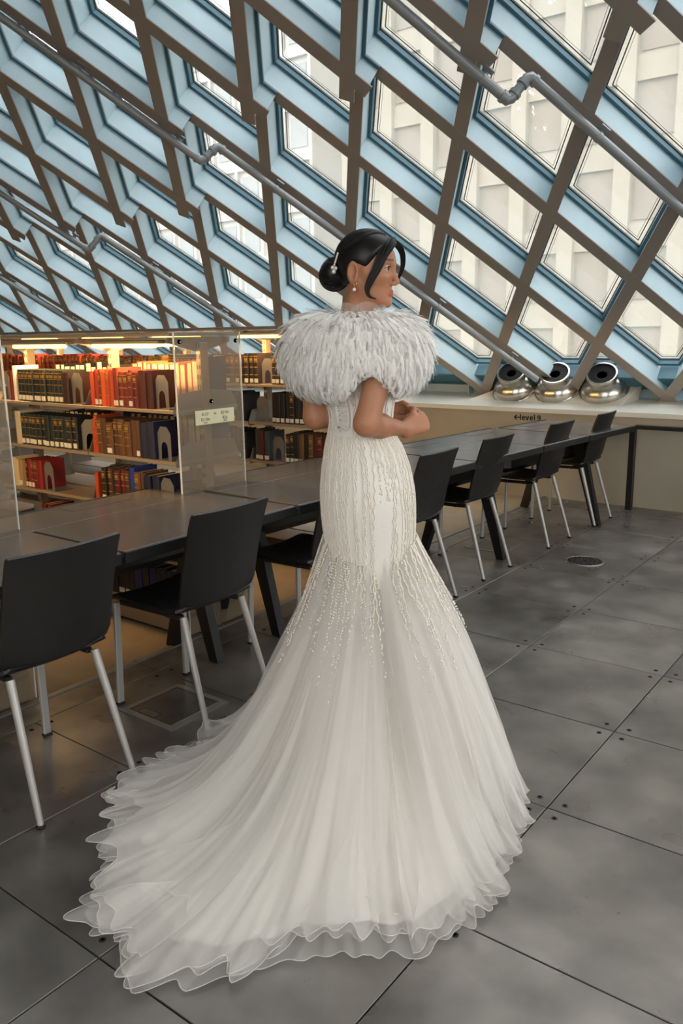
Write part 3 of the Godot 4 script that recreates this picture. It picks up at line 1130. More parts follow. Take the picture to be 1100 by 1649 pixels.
func build_bookcases() -> void:
	var green := [Color(0.10, 0.13, 0.11), Color(0.13, 0.15, 0.12), Color(0.09, 0.12, 0.12)]
	var orange := [Color(0.80, 0.30, 0.10), Color(0.72, 0.24, 0.09), Color(0.55, 0.17, 0.08), Color(0.45, 0.14, 0.08)]
	var maroon := [Color(0.34, 0.07, 0.06), Color(0.28, 0.06, 0.06), Color(0.42, 0.10, 0.07)]
	var brown := [Color(0.42, 0.26, 0.12), Color(0.38, 0.24, 0.12), Color(0.33, 0.20, 0.10)]
	var navy := [Color(0.08, 0.09, 0.20), Color(0.07, 0.08, 0.16)]
	var dark := [Color(0.10, 0.08, 0.07), Color(0.14, 0.09, 0.07), Color(0.08, 0.08, 0.09), Color(0.20, 0.08, 0.06)]
	var mixed := [Color(0.50, 0.10, 0.07), Color(0.22, 0.08, 0.06), Color(0.62, 0.50, 0.34), Color(0.12, 0.10, 0.09)]
	var bays := [-1.50, -2.205, -3.02, -3.84]
	bookcase("steel bookcase nearest the tables' middle, its frosted end panel facing the bride", 0.87, 0.0, bays, [[-1.62, -2.12, true, "warm strip light under the front edge of the near bookcase's first bay"], [-2.36, -2.86, false, "warm strip light under the front edge of the near bookcase's second bay"], [-3.15, -3.7, false, "warm strip light under the front edge of the near bookcase's third bay"]], true)
	bookcase("steel bookcase standing behind the bride's shoulder, farther along the aisle", -0.485, 0.035, [-1.50, -2.30, -3.10, -3.90, -4.70, -5.50], [[-1.92, -2.38, false, "warm strip light under the front edge of the far bookcase's first bay"], [-2.75, -3.25, false, "warm strip light under the front edge of the far bookcase's second bay"], [-3.6, -4.1, false, "warm strip light under the front edge of the far bookcase's third bay"], [-4.45, -4.95, false, "warm strip light under the front edge of the far bookcase's fourth bay"]], true)
	bookcase("steel bookcase cut by the picture edge, nearest the viewer, only its frosted panel showing", 2.20, -0.01, [-1.50, -2.25, -3.05], [[-1.62, -2.12, false, "warm strip light under the front edge of the nearest bookcase's first bay"], [-2.4, -2.9, false, "warm strip light under the front edge of the nearest bookcase's second bay"]], true)
	# the printed card on the near end panel
	var card := thing("label_card", Transform3D(Basis(), Vector3(-1.4615, 1.103, 0.628)))
	tag(card, "small cream printed card on the frosted end panel of the bookcase", "sign")
	var m := MB.new()
	m.box(Vector3(0, 0, 0), Vector3(0.003, 0.072, 0.27), Basis(), 0.001)
	part(card, "sheet", m.mesh(), MAT.card)
	var f := SystemFont.new()
	f.font_names = PackedStringArray(["Droid Serif"])
	for q in [["K-LP", -0.068, 0.016, 9], ["to", 0.0, 0.016, 8], ["KJ-Ste", 0.068, 0.016, 9], ["KJ-Ske", -0.068, -0.010, 9], ["KJA", 0.068, -0.010, 9], ["aisle", -0.068, -0.026, 5], ["shelf", 0.068, -0.026, 5]]:
		var tm := TextMesh.new()
		tm.font = f
		tm.text = q[0]
		tm.font_size = 24
		tm.pixel_size = 0.0000958 * q[3] 
		tm.depth = 0.0006
		part(card, "lettering", tm, MAT.letter_black, Transform3D(Basis(Vector3.UP, PI * 0.5), Vector3(0.0018, q[2], -q[1])))
	# near bookcase, face to the viewer; shelves named by height
	var z := 0.862
	var y := 1.148
	var top := "of the near bookcase's top shelf"
	bookend(-1.600, y, z - 0.015, "grey bookend beside the frosted end panel, top shelf of the near bookcase")
	run(-1.655, y, z, -1, 1, 2, maroon, 0.055, 0.186, "wide maroon volume from the panel-side bookend", top, "maroon volumes, top shelf", 0.0, 0.0)
	run(-1.768, y, z, -1, 1, 4, [maroon[2], orange[3]], 0.036, 0.184, "red gilt volume left of the maroon pair", top, "red volumes, top shelf", 0.25, 1.0)
	run(-1.916, y, z, -1, 1, 7, [orange[0], orange[1], orange[0], orange[3]], 0.036, 0.186, "orange cloth volume counted from the red gilt ones", top, "orange volumes, top shelf", 0.5, 0.3)
	bookend(-2.285, y, z - 0.012, "grey bookend beside the dark green set, top shelf of the near bookcase")
	run(-2.350, y, z, -1, 1, 1, dark, 0.05, 0.182, "black volume touching the green set's bookend", top, "dark volumes, top shelf", 0.0, 0.0)
	run(-2.402, y, z, -1, 1, 11, green, 0.040, 0.182, "dark green gilt volume from the bookend", top, "dark green law set, top shelf", 1.0, 1.0, 0.03)
	run(-2.862, y, z, -1, 1, 1, [Color(0.86, 0.82, 0.74)], 0.03, 0.20, "tall white slipcase at the green set's end", top, "white slipcases", 0.0, 0.0)
	run(-2.90, y, z, -1, 1, 1, maroon, 0.05, 0.17, "maroon volume behind the far bookend", top, "maroon volumes, top shelf", 0.0, 0.0)
	bookend(-2.985, y, z - 0.010, "grey bookend next to the white slipcase, top shelf of the near bookcase")
	y = 0.895
	var sec := "of the near bookcase's second shelf"
	bookend(-1.605, y, z - 0.015, "grey bookend beside the frosted end panel, second shelf of the near bookcase")
	run(-1.668, y, z, -1, 1, 2, navy, 0.05, 0.19, "navy volume from the panel-side bookend", sec, "navy volumes, second shelf", 0.0, 0.0)
	run(-1.775, y, z, -1, 1, 8, brown, 0.043, 0.188, "brown speckled volume after the navy pair", sec, "brown volumes, second shelf", 0.25, 0.6)
	run(-2.128, y, z, -1, 1, 2, [orange[1]], 0.030, 0.19, "thin orange volume next to the bay bracket", sec, "orange volumes, second shelf", 0.0, 0.3)
	bookend(-2.255, y, z - 0.05, "grey bookend beside the blue-green set, second shelf of the near bookcase", -1.0)
	run(-2.315, y, z, -1, 1, 13, [Color(0.09, 0.13, 0.15), Color(0.10, 0.14, 0.14)], 0.040, 0.180, "blue-green labelled volume from the bookend", sec, "blue-green set, second shelf", 1.0, 0.8, 0.03)
	run(-2.86, y, z, -1, 1, 1, [Color(0.72, 0.68, 0.60)], 0.07, 0.185, "pale file box at the blue-green set's end", sec, "pale files", 0.0, 0.0)
	y = 0.636
	var thd := "of the near bookcase's third shelf"
	bookend(-1.60, y, z - 0.012, "grey bookend beside the frosted end panel, third shelf of the near bookcase")
	run(-1.66, y, z, -1, 1, 2, navy, 0.045, 0.18, "navy volume from the panel-side bookend", thd, "navy volumes, third shelf", 0.0, 0.0)
	run(-1.76, y, z, -1, 1, 2, brown, 0.040, 0.182, "dark brown gilt volume next to the navy pair", thd, "brown volumes, third shelf", 0.0, 0.8)
	run(-1.85, y, z, -1, 1, 1, [Color(0.10, 0.22, 0.52)], 0.034, 0.186, "bright blue volume among brown ones", thd, "blue volumes", 1.0, 0.0)
	run(-1.89, y, z, -1, 1, 6, [brown[2], maroon[0], dark[1]], 0.038, 0.180, "worn brown volume after the blue one", thd, "brown volumes, third shelf", 0.2, 0.7)
	run(-2.15, y, z, -1, 1, 1, orange, 0.026, 0.15, "thin orange volume against the bracket", thd, "orange volumes, third shelf", 0.6, 0.0)
	bookend(-2.62, y, z - 0.008, "grey bookend beside the red books, third shelf of the near bookcase", 1.0)
	run(-2.685, y, z, -1, 1, 5, [mixed[0], mixed[1], maroon[2]], 0.033, 0.17, "red volume from the bookend", thd, "red volumes, third shelf", 0.8, 0.3)
	run(-2.862, y, z, -1, 1, 4, [mixed[2], mixed[3], Color(0.75, 0.68, 0.52)], 0.030, 0.165, "cream or black volume past the red ones", thd, "mixed volumes, third shelf", 0.3, 0.0)
	y = 0.38
	var fth := "of the near bookcase's fourth shelf"
	bookend(-2.80, y, z - 0.03, "grey bookend partly hidden by the table top, fourth shelf of the near bookcase")
	run(-2.24, y, z, -1, 1, 12, [maroon[0], maroon[2], mixed[0]], 0.038, 0.165, "dark red volume from the bay bracket", fth, "dark red volumes, fourth shelf", 0.3, 0.2)
	run(-1.60, y, z, -1, 1, 12, [Color(0.5, 0.1, 0.06), navy[0], dark[0], brown[0]], 0.042, 0.18, "dark volume from the end panel", fth, "dark volumes, fourth shelf", 0.4, 0.2)
	y = 0.125
	run(-1.58, y, z, -1, 1, 11, [Color(0.08, 0.12, 0.32), navy[0], dark[0]], 0.05, 0.19, "blue volume from the end panel", "of the near bookcase's lowest shelf", "blue volumes, lowest shelf", 0.2, 0.0)
	# far side of the near bookcase, spines turned away, tops showing
	var zb := 0.428
	run(-1.56, 1.148, zb, -1, -1, 1, [Color(0.10, 0.12, 0.24)], 0.05, 0.23, "navy volume against the end panel", "far side of near bookcase top shelf", "far side volumes, top shelf", 0.0, 0.0)
	run(-1.62, 1.148, zb, -1, -1, 12, [orange[0], orange[1]], 0.042, 0.215, "orange volume from the end panel", "far side of near bookcase top shelf", "far side volumes, top shelf", 0.0, 0.0)
	run(-2.28, 1.148, zb, -1, -1, 12, [Color(0.05, 0.16, 0.18), dark[0], maroon[0]], 0.045, 0.20, "dark volume from the bay bracket", "far side of near bookcase top shelf", "far side volumes, top shelf", 0.0, 0.0)
	run(-1.56, 0.895, zb, -1, -1, 1, [Color(0.06, 0.28, 0.38)], 0.05, 0.22, "teal volume against the end panel", "far side of near bookcase second shelf", "far side volumes, second shelf", 0.0, 0.0)
	run(-1.62, 0.895, zb, -1, -1, 12, dark, 0.045, 0.19, "dark volume from the end panel", "far side of near bookcase second shelf", "far side volumes, second shelf", 0.0, 0.0)
	run(-2.28, 0.895, zb, -1, -1, 12, dark, 0.045, 0.18, "dark volume from the bay bracket", "far side of near bookcase second shelf", "far side volumes, second shelf", 0.0, 0.0)
	# far bookcase, face to the viewer
	z = -0.493
	y = 1.183
	var ft := "of the far bookcase's top shelf"
	run(-1.60, y, z, -1, 1, 13, [dark[0], dark[2], Color(0.16, 0.12, 0.08)], 0.036, 0.195, "black gilt volume from the end panel", ft, "black gilt set, top shelf", 1.0, 1.0, 0.03)
	bookend(-2.125, y, z - 0.012, "grey bookend between black gilt volumes, top shelf of the far bookcase")
	run(-2.20, y, z, -1, 1, 3, [dark[0], dark[1]], 0.04, 0.195, "black gilt volume past the bookend", ft, "black gilt set, top shelf", 1.0, 1.0, 0.03)
	run(-2.34, y, z, -1, 1, 18, [dark[1], Color(0.30, 0.20, 0.10), dark[0]], 0.041, 0.19, "brown gilt volume from the second upright", ft, "brown gilt set, top shelf", 0.3, 1.0, 0.05)
	run(-3.14, y, z, -1, 1, 17, [Color(0.45, 0.33, 0.15), navy[0], maroon[0]], 0.043, 0.18, "mixed gilt volume from the third upright", ft, "mixed volumes, top shelf", 0.3, 0.8)
	run(-3.94, y, z, -1, 1, 16, [Color(0.40, 0.10, 0.06), maroon[2], Color(0.55, 0.22, 0.08)], 0.045, 0.185, "red leather volume from the fourth upright", ft, "red leather volumes, top shelf", 0.2, 0.8)
	run(-4.74, y, z, -1, 1, 16, [Color(0.55, 0.24, 0.08), Color(0.40, 0.12, 0.06)], 0.045, 0.18, "russet volume from the fifth upright", ft, "russet volumes, top shelf", 0.2, 0.8)
	y = 0.93
	var f2 := "of the far bookcase's second shelf"
	run(-1.56, y, z, -1, 1, 3, [Color(0.16, 0.17, 0.19)], 0.042, 0.20, "slate volume next to the end panel", f2, "slate volumes, second shelf", 1.0, 0.0)
	run(-1.70, y, z, -1, 1, 10, [dark[0], Color(0.12, 0.05, 0.04)], 0.038, 0.198, "black labelled volume after the slate ones", f2, "black labelled set, second shelf", 1.0, 0.4, 0.03)
	bookend(-2.20, y, z - 0.03, "grey bookend beside black labelled volumes, second shelf of the far bookcase")
	run(-2.34, y, z, -1, 1, 14, dark, 0.042, 0.19, "black volume from the second upright", f2, "black volumes, second shelf", 0.6, 0.4)
	y = 0.671
	var f3 := "of the far bookcase's third shelf"
	run(-1.56, y, z, -1, 1, 11, [dark[0], maroon[0], Color(0.40, 0.28, 0.12), dark[3]], 0.038, 0.20, "dark or tan volume from the end panel", f3, "dark volumes, third shelf", 1.0, 0.3, 0.05)
	bookend(-2.06, y, z - 0.02, "grey bookend beside the slate volume, third shelf of the far bookcase")
	run(-2.125, y, z, -1, 1, 3, [maroon[0], Color(0.2, 0.22, 0.22)], 0.045, 0.20, "maroon volume past the bookend", f3, "maroon volumes, third shelf", 1.0, 0.0)
	run(-2.34, y, z, -1, 1, 10, dark, 0.042, 0.19, "black volume from the second upright", f3, "black volumes, third shelf", 0.6, 0.4)
	y = 0.415
	run(-1.58, y, z, -1, 1, 8, [Color(0.65, 0.14, 0.06), Color(0.06, 0.30, 0.32), Color(0.72, 0.5, 0.2)], 0.05, 0.18, "bright volume from the end panel", "of the far bookcase's fourth shelf", "bright volumes, fourth shelf", 0.3, 0.0)

# ------------------------------------------------------------------ air nozzles, pipes, floor fittings
func build_vents() -> void:
	var A := Vector3(-2.37, 0.842, -3.74)   # front lower edge
	var B := Vector3(-0.86, 0.836, -3.69)
	var C := Vector3(-0.765, 1.022, -3.99)  # rear upper edge
	var D := Vector3(-1.90, 1.042, -3.99)
	var E := Vector3(-0.80, 0.87, -4.02)
	var F := Vector3(-2.37, 0.87, -4.02)
	var t := thing("vent_box")
	tag(t, "pale sloping metal box on the ledge carrying three silver air nozzles", "vent")
	var m := MB.new()
	m.face([A, B, C, D], Vector3(0, 1, 1))
	m.face([B, E, C], Vector3(1, 0, 0))
	m.face([A, D, F], Vector3(-1, 0, 0))
	m.face([D, C, E, F], Vector3(0, 0, -1))
	m.face([A, B, E, F], Vector3.DOWN)
	part(t, "casing", m.mesh(), MAT.vent_box)
	m = MB.new()
	for q in [[A, B], [B, C], [D, C], [A, D]]:
		m.tube(PackedVector3Array([q[0], q[1]]), PackedFloat32Array([0.004]), 6)
	part(t, "seam", m.mesh(), MAT.ledge_paint)
	var nn := (B - A).cross(D - A).normalized()
	if nn.y < 0:
		nn = -nn
	var names := ["silver air nozzle on the vent box, closest to the bride", "middle silver air nozzle of the three on the vent box", "silver air nozzle on the vent box, closest to the black rail"]
	var px := [-1.955, -1.515, -1.075]
	for i in 3:
		var zz := -3.885
		# point of the slope
		var base := Vector3(px[i], A.y + (zz - A.z) * (D.y - A.y) / (D.z - A.z) * 0.97, zz)
		var tx := Vector3(1, 0, 0)
		var tz := tx.cross(nn).normalized()
		var bs := Basis((nn.cross(tz)).normalized(), nn, tz)
		var g := thing("air_nozzle", Transform3D(bs, base))
		tag(g, names[i], "vent", "silver air nozzles on the ledge")
		m = MB.new()
		m.lathe(PackedVector2Array([Vector2(0.225, -0.004), Vector2(0.225, 0.004), Vector2(0.215, 0.010), Vector2(0.205, 0.014)]), 40)
		part(g, "flange", m.mesh(), MAT.chrome)
		m = MB.new()
		var prof := PackedVector2Array()
		for k in 11:
			var a := PI * 0.5 * k / 10.0 * 0.92
			prof.push_back(Vector2(cos(a) * 0.205, 0.012 + sin(a) * 0.150))
		m.lathe(prof, 40)
		part(g, "dome", m.mesh(), MAT.chrome)
		# spout turned towards the reading tables and up
		var want := Vector3(0.12, 0.78, 0.70).normalized()
		var ly := bs.inverse() * want
		var lx := ly.cross(Vector3(0, 0, 1)).normalized()
		var sb := Basis(lx, ly, lx.cross(ly).normalized())
		var st := Transform3D(sb.scaled(Vector3(1.02, 1.02, 1.02)), Vector3(0, 0.02, 0))
		m = MB.new()
		m.lathe(PackedVector2Array([Vector2(0.112, 0.02), Vector2(0.126, 0.11), Vector2(0.130, 0.175), Vector2(0.138, 0.180), Vector2(0.138, 0.198), Vector2(0.131, 0.203), Vector2(0.119, 0.200)]), 40, st)
		part(g, "spout", m.mesh(), MAT.chrome)
		m = MB.new()
		m.lathe(PackedVector2Array([Vector2(0.1195, 0.200), Vector2(0.118, 0.195), Vector2(0.112, 0.186), Vector2(0.09, 0.180), Vector2(0.0, 0.178)]), 32, st)
		part(g, "throat", m.mesh(), MAT.dark_hole)
		m = MB.new()
		m.lathe(PackedVector2Array([Vector2(0.016, 0.0), Vector2(0.016, 0.012), Vector2(0.012, 0.016), Vector2(0.0, 0.017)]), 14, st * Transform3D(Basis(Vector3(0, 0, 1), -PI * 0.5), Vector3(0.13, 0.09, 0.0)))
		part(g, "pivot", m.mesh(), MAT.chrome)

func pipe_point(s: float, k: float, w: float) -> Vector3:
	var p := node_at(s, k)
	return Vector3(p.x, p.y, w)

func build_pipes() -> void:
	var fr := lattice_frame()
	var specs := [
		[1.90, 2.01, -0.58, -7.0, 2.6, "grey sprinkler pipe crossing the upper panes, with a jog near the white splashes"],
		[-1.06, -1.0, -3.55, -9.0, 0.55, "grey sprinkler pipe that passes behind the bride's head and ends at the nozzles"],
		[-4.12, -4.0, -5.6, -12.0, -2.4, "grey sprinkler pipe crossing above the bookcases, jogging near the lattice step"],
		[-7.12, -7.05, -8.6, -13.5, -5.4, "lowest grey sprinkler pipe, running down behind the bookcase tops"],
	]
	for sp in specs:
		var t := thing("sprinkler_pipe", fr)
		tag(t, sp[5], "pipe", "sprinkler pipes under the lattice")
		var r := 0.030
		var m := MB.new()
		var a := pipe_point(sp[3], sp[0], 0.245)
		var b := pipe_point(sp[2] - 0.06, sp[0], 0.245)
		m.tube(PackedVector3Array([a, b]), PackedFloat32Array([r]), 14)
		part(t, "upper_pipe", m.mesh(), MAT.pipe)
		var c := pipe_point(sp[2] + 0.10, sp[1], 0.075)
		var d := pipe_point(sp[4], sp[1], 0.075)
		m = MB.new()
		m.tube(PackedVector3Array([c, d]), PackedFloat32Array([r]), 14)
		part(t, "lower_pipe", m.mesh(), MAT.pipe)
		# jog with two elbows
		m = MB.new()
		var dir := (b - a).normalized()
		var path := PackedVector3Array()
		var p0 := b - dir * 0.01
		var p1 := b + dir * 0.035
		var p2 := c - dir * 0.035
		var p3 := c + dir * 0.01
		path.append_array([p0, b.lerp(p1, 0.6), p1.lerp(p2, 0.12), p1.lerp(p2, 0.35), p1.lerp(p2, 0.65), p1.lerp(p2, 0.88), c.lerp(p2, 0.6), p3])
		m.tube(path, PackedFloat32Array([r * 1.12, r * 1.16, r * 1.14, r * 1.0, r * 1.0, r * 1.14, r * 1.16, r * 1.12]), 14)
		part(t, "elbow", m.mesh(), MAT.pipe)
		for q in [p0, p1.lerp(p2, 0.3), p1.lerp(p2, 0.7), p3]:
			m = MB.new()
			var ax := dir if (q == p0 or q == p3) else (p2 - p1).normalized()
			m.tube(PackedVector3Array([q - ax * 0.012, q + ax * 0.012]), PackedFloat32Array([r * 1.3]), 14)
			part(t, "collar", m.mesh(), MAT.pipe)
		# hangers at the nodes
		for s in range(int(sp[3]) + 1, int(sp[4]) + 1):
			var low: bool = s > sp[2]
			var kk: float = sp[1] if low else sp[0]
			var q := pipe_point(s + 0.16, kk, 0.075 if low else 0.245)
			m = MB.new()
			m.tube(PackedVector3Array([q - dir * 0.010, q + dir * 0.010]), PackedFloat32Array([r * 1.18]), 12)
			m.box(q + Vector3(0, 0, -0.035), Vector3(0.03, 0.03, 0.05), Basis(), 0.003)
			m.box(q + Vector3(0.03, 0.015, -0.05), Vector3(0.07, 0.035, 0.012), Basis(Vector3(0, 0, 1), -1.0), 0.002)
			part(t, "hanger", m.mesh(), MAT.pipe)

func build_floor_fittings() -> void:
	# square floor boxes with lids
	var spots := [[Vector3(-0.915, 0, 1.465), 0.0, "square steel floor box lid beside the second chair"], [Vector3(-1.01, 0, -1.62), 0.0, "square steel floor box lid under the table past the bride"]]
	for q in spots:
		var t := thing("floor_box", Transform3D(Basis(Vector3.UP, q[1]), q[0]))
		tag(t, q[2], "floor box", "floor boxes")
		var m := MB.new()
		for k in 4:
			m.xf = Transform3D(Basis(Vector3.UP, PI * 0.5 * k), Vector3())
			m.face([Vector3(-0.158, 0.0035, 0.158), Vector3(0.158, 0.0035, 0.158), Vector3(0.130, 0.0045, 0.130), Vector3(-0.130, 0.0045, 0.130)], Vector3.UP)
			m.face([Vector3(-0.158, 0.0, 0.158), Vector3(0.158, 0.0, 0.158), Vector3(0.158, 0.0035, 0.158), Vector3(-0.158, 0.0035, 0.158)], Vector3(0, 0, 1))
		part(t, "frame", m.mesh(), MAT.canopy_metal)
		m = MB.new()
		m.box(Vector3(0, 0.0008, 0), Vector3(0.262, 0.002, 0.262))
		part(t, "well", m.mesh(), MAT.dark_hole)
		m = MB.new()
		m.box(Vector3(0, 0.0025, 0), Vector3(0.252, 0.003, 0.252), Basis(), 0.0008)
		var lid := part(t, "lid", m.mesh(), MAT.plate_1)
		m = MB.new()
		m.box(Vector3(-0.03, 0.0042, 0.105), Vector3(0.10, 0.0012, 0.042))
		part(lid, "handle_recess", m.mesh(), MAT.dark_hole)
		m = MB.new()
		m.box(Vector3(-0.03, 0.0048, 0.106), Vector3(0.094, 0.0012, 0.037))
		part(lid, "flap", m.mesh(), MAT.strip_metal)
	# round grille
	var g := thing("floor_grille", Transform3D(Basis(), Vector3(-0.333, 0, -1.585)))
	tag(g, "round steel air grille with radial slots set in the floor", "grille")
	var m := MB.new()
	m.lathe(PackedVector2Array([Vector2(0.128, 0.0), Vector2(0.127, 0.004), Vector2(0.120, 0.006), Vector2(0.113, 0.005), Vector2(0.111, 0.001)]), 48)
	part(g, "ring", m.mesh(), MAT.strip_metal)
	m = MB.new()
	m.lathe(PackedVector2Array([Vector2(0.112, 0.0008), Vector2(0.0, 0.0009)]), 40)
	part(g, "well", m.mesh(), MAT.dark_hole)
	for k in 20:
		m = MB.new()
		m.xf = Transform3D(Basis(Vector3.UP, TAU * k / 20.0), Vector3())
		m.prism(PackedVector2Array([Vector2(0.014, -0.0022), Vector2(0.112, -0.011), Vector2(0.112, 0.011), Vector2(0.014, 0.0022)]), 0.001, 0.004, Transform3D(Basis(Vector3(1, 0, 0), Vector3(0, 0, -1), Vector3(0, 1, 0)), Vector3()))
		part(g, "blade", m.mesh(), MAT.black_steel)
	for rr in [0.018, 0.05, 0.082]:
		m = MB.new()
		m.lathe(PackedVector2Array([Vector2(rr + 0.004, 0.001), Vector2(rr + 0.004, 0.0047), Vector2(rr - 0.004, 0.0047), Vector2(rr - 0.004, 0.001)]), 32)
		part(g, "hoop", m.mesh(), MAT.bolt)

# ------------------------------------------------------------------ the bride
func smin(a: float, b: float, k: float) -> float:
	var h := maxf(k - absf(a - b), 0.0) / k
	return minf(a, b) - h * h * k * 0.25

func smax(a: float, b: float, k: float) -> float:
	return -smin(-a, -b, k)

func cone(p: Vector3, a: Vector3, b: Vector3, ra: float, rb: float) -> float:
	var ab := b - a
	var t := clampf((p - a).dot(ab) / ab.length_squared(), 0.0, 1.0)
	return (p - a - ab * t).length() - lerpf(ra, rb, t)

func ell(p: Vector3, c: Vector3, r: Vector3) -> float:
	var q := p - c
	var k0 := (q / r).length()
	var k1 := (q / (r * r)).length()
	return k0 * (k0 - 1.0) / maxf(k1, 1e-6)

# surface nets on a grid, visiting only the blocks near the surface
func nets(m: MB, sdf: Callable, lo: Vector3, hi: Vector3, cell: float, colour: Callable) -> void:
	var nx := int(ceil((hi.x - lo.x) / cell / 4.0)) * 4 + 1
	var ny := int(ceil((hi.y - lo.y) / cell / 4.0)) * 4 + 1
	var nz := int(ceil((hi.z - lo.z) / cell / 4.0)) * 4 + 1
	var val := PackedFloat32Array()
	val.resize(nx * ny * nz)
	val.fill(1e9)
	var cells := []
	var reach := cell * 2.0 * 1.75 + cell * 1.5
	for bz in range(0, nz - 1, 4):
		for by in range(0, ny - 1, 4):
			for bx in range(0, nx - 1, 4):
				var c := lo + Vector3(bx + 2, by + 2, bz + 2) * cell
				if absf(sdf.call(c)) > reach:
					continue
				cells.append(Vector3i(bx, by, bz))
				for k in 5:
					for j in 5:
						for i in 5:
							var id := bx + i + nx * (by + j + ny * (bz + k))
							if val[id] > 1e8:
								val[id] = sdf.call(lo + Vector3(bx + i, by + j, bz + k) * cell)
	var vid := PackedInt32Array()
	vid.resize(nx * ny * nz)
	vid.fill(-1)
	var base := m.v.size()
	var acc := PackedVector3Array()
	var corner := [Vector3i(0, 0, 0), Vector3i(1, 0, 0), Vector3i(0, 1, 0), Vector3i(1, 1, 0), Vector3i(0, 0, 1), Vector3i(1, 0, 1), Vector3i(0, 1, 1), Vector3i(1, 1, 1)]
	var edges := [[0, 1], [2, 3], [4, 5], [6, 7], [0, 2], [1, 3], [4, 6], [5, 7], [0, 4], [1, 5], [2, 6], [3, 7]]
	var off := PackedInt32Array()
	for q in corner:
		off.push_back(q.x + nx * (q.y + ny * q.z))
	for b in cells:
		for k in 4:
			for j in 4:
				for i in 4:
					var o: Vector3i = b + Vector3i(i, j, k)
					var id := o.x + nx * (o.y + ny * o.z)
					var s := 0
					for q in 8:
						if val[id + off[q]] < 0.0:
							s += 1
					if s == 0 or s == 8:
						continue
					var p := Vector3()
					var cnt := 0
					for e in edges:
						var va := val[id + off[e[0]]]
						var vb := val[id + off[e[1]]]
						if (va < 0.0) == (vb < 0.0):
							continue
						var t := va / (va - vb)
						p += Vector3(corner[e[0]]).lerp(Vector3(corner[e[1]]), t)
						cnt += 1
					p = lo + (Vector3(o) + p / cnt) * cell
					vid[id] = m.v.size()
					m.col = colour.call(p)
					m.pt(p, Vector3.UP)
					acc.push_back(Vector3())
	var step := [1, nx, nx * ny]
	for b in cells:
		for k in 4:
			for j in 4:
				for i in 4:
					var id: int = b.x + i + nx * (b.y + j + ny * (b.z + k))
					for ax in 3:
						var va := val[id]
						var vb := val[id + step[ax]]
						if vb > 1e8 or (va < 0.0) == (vb < 0.0):
							continue
						var s1: int = step[(ax + 1) % 3]
						var s2: int = step[(ax + 2) % 3]
						if id - s1 - s2 < 0:
							continue
						var q := [vid[id], vid[id - s1], vid[id - s1 - s2], vid[id - s2]]
						if q[0] < 0 or q[1] < 0 or q[2] < 0 or q[3] < 0:
							continue
						if va < 0.0:
							q.reverse()
						m.idx.append_array([q[0], q[1], q[2], q[0], q[2], q[3]])
						var nn := (m.v[q[2]] - m.v[q[0]]).cross(m.v[q[1]] - m.v[q[0]]) + (m.v[q[3]] - m.v[q[0]]).cross(m.v[q[2]] - m.v[q[0]])
						for z in q:
							acc[z - base] += nn
	for k in acc.size():
		m.n[base + k] = acc[k].normalized() if acc[k].length_squared() > 1e-20 else Vector3.UP
	m.col = Color(1, 1, 1)

const HC := Vector3(-0.031, 1.702, 0.0)
var HB := Basis()          # head frame: x forward, y up, z to her right

func head(p: float, q: float, s: float) -> Vector3:
	return HC + HB * Vector3(p, q, s)

func sdf_face(P: Vector3) -> float:
	var p := HB.inverse() * (P - HC)
	var a := Vector3(p.x, p.y, absf(p.z))
	var d := ell(p, Vector3(0.006, 0.010, 0), Vector3(0.089, 0.080, 0.072))
	d = smin(d, ell(p, Vector3(0.030, -0.042, 0), Vector3(0.058, 0.070, 0.056)), 0.025)
	d = smin(d, ell(p, Vector3(0.052, -0.093, 0), Vector3(0.030, 0.025, 0.032)), 0.025)
	d = smin(d, cone(a, Vector3(-0.004, -0.052, 0.054), Vector3(0.052, -0.104, 0.016), 0.015, 0.014), 0.022)
	d = smin(d, cone(a, Vector3(0.062, -0.034, 0.040), Vector3(0.030, -0.026, 0.056), 0.016, 0.014), 0.022)
	d = smin(d, cone(a, Vector3(0.0845, 0.004, 0.0), Vector3(0.074, 0.005, 0.036), 0.010, 0.010), 0.014)
	d = smax(d, 0.015 - (a - Vector3(0.094, -0.014, 0.033)).length(), 0.014)
	d = smin(d, (a - Vector3(0.0725, -0.013, 0.032)).length() - 0.0132, 0.004)
	d = smin(d, cone(p, Vector3(0.087, -0.006, 0), Vector3(0.1045, -0.050, 0), 0.0058, 0.0072), 0.010)
	d = smin(d, (a - Vector3(0.0945, -0.055, 0.0095)).length() - 0.0063, 0.007)
	d = smin(d, cone(a, Vector3(0.0885, -0.0765, 0), Vector3(0.081, -0.080, 0.018), 0.0050, 0.0032), 0.005)
	d = smin(d, cone(a, Vector3(0.0865, -0.0870, 0), Vector3(0.080, -0.084, 0.016), 0.0060, 0.0032), 0.005)
	d = smin(d, (p - Vector3(0.076, -0.111, 0)).length() - 0.0135, 0.014)
	# ears
	var e := ell(a, Vector3(-0.010, -0.026, 0.077), Vector3(0.018, 0.033, 0.010))
	e = smax(e, -ell(a, Vector3(-0.007, -0.024, 0.088), Vector3(0.0120, 0.024, 0.012)), 0.003)
	e = smin(e, cone(a, Vector3(0.004, -0.030, 0.079), Vector3(0.000, -0.046, 0.078), 0.004, 0.006), 0.004)
	d = smin(d, e, 0.005)
	# neck
	d = smin(d, cone(P, Vector3(-0.028, 1.640, 0.0), Vector3(-0.060, 1.560, 0.0), 0.044, 0.047), 0.03)
	return d

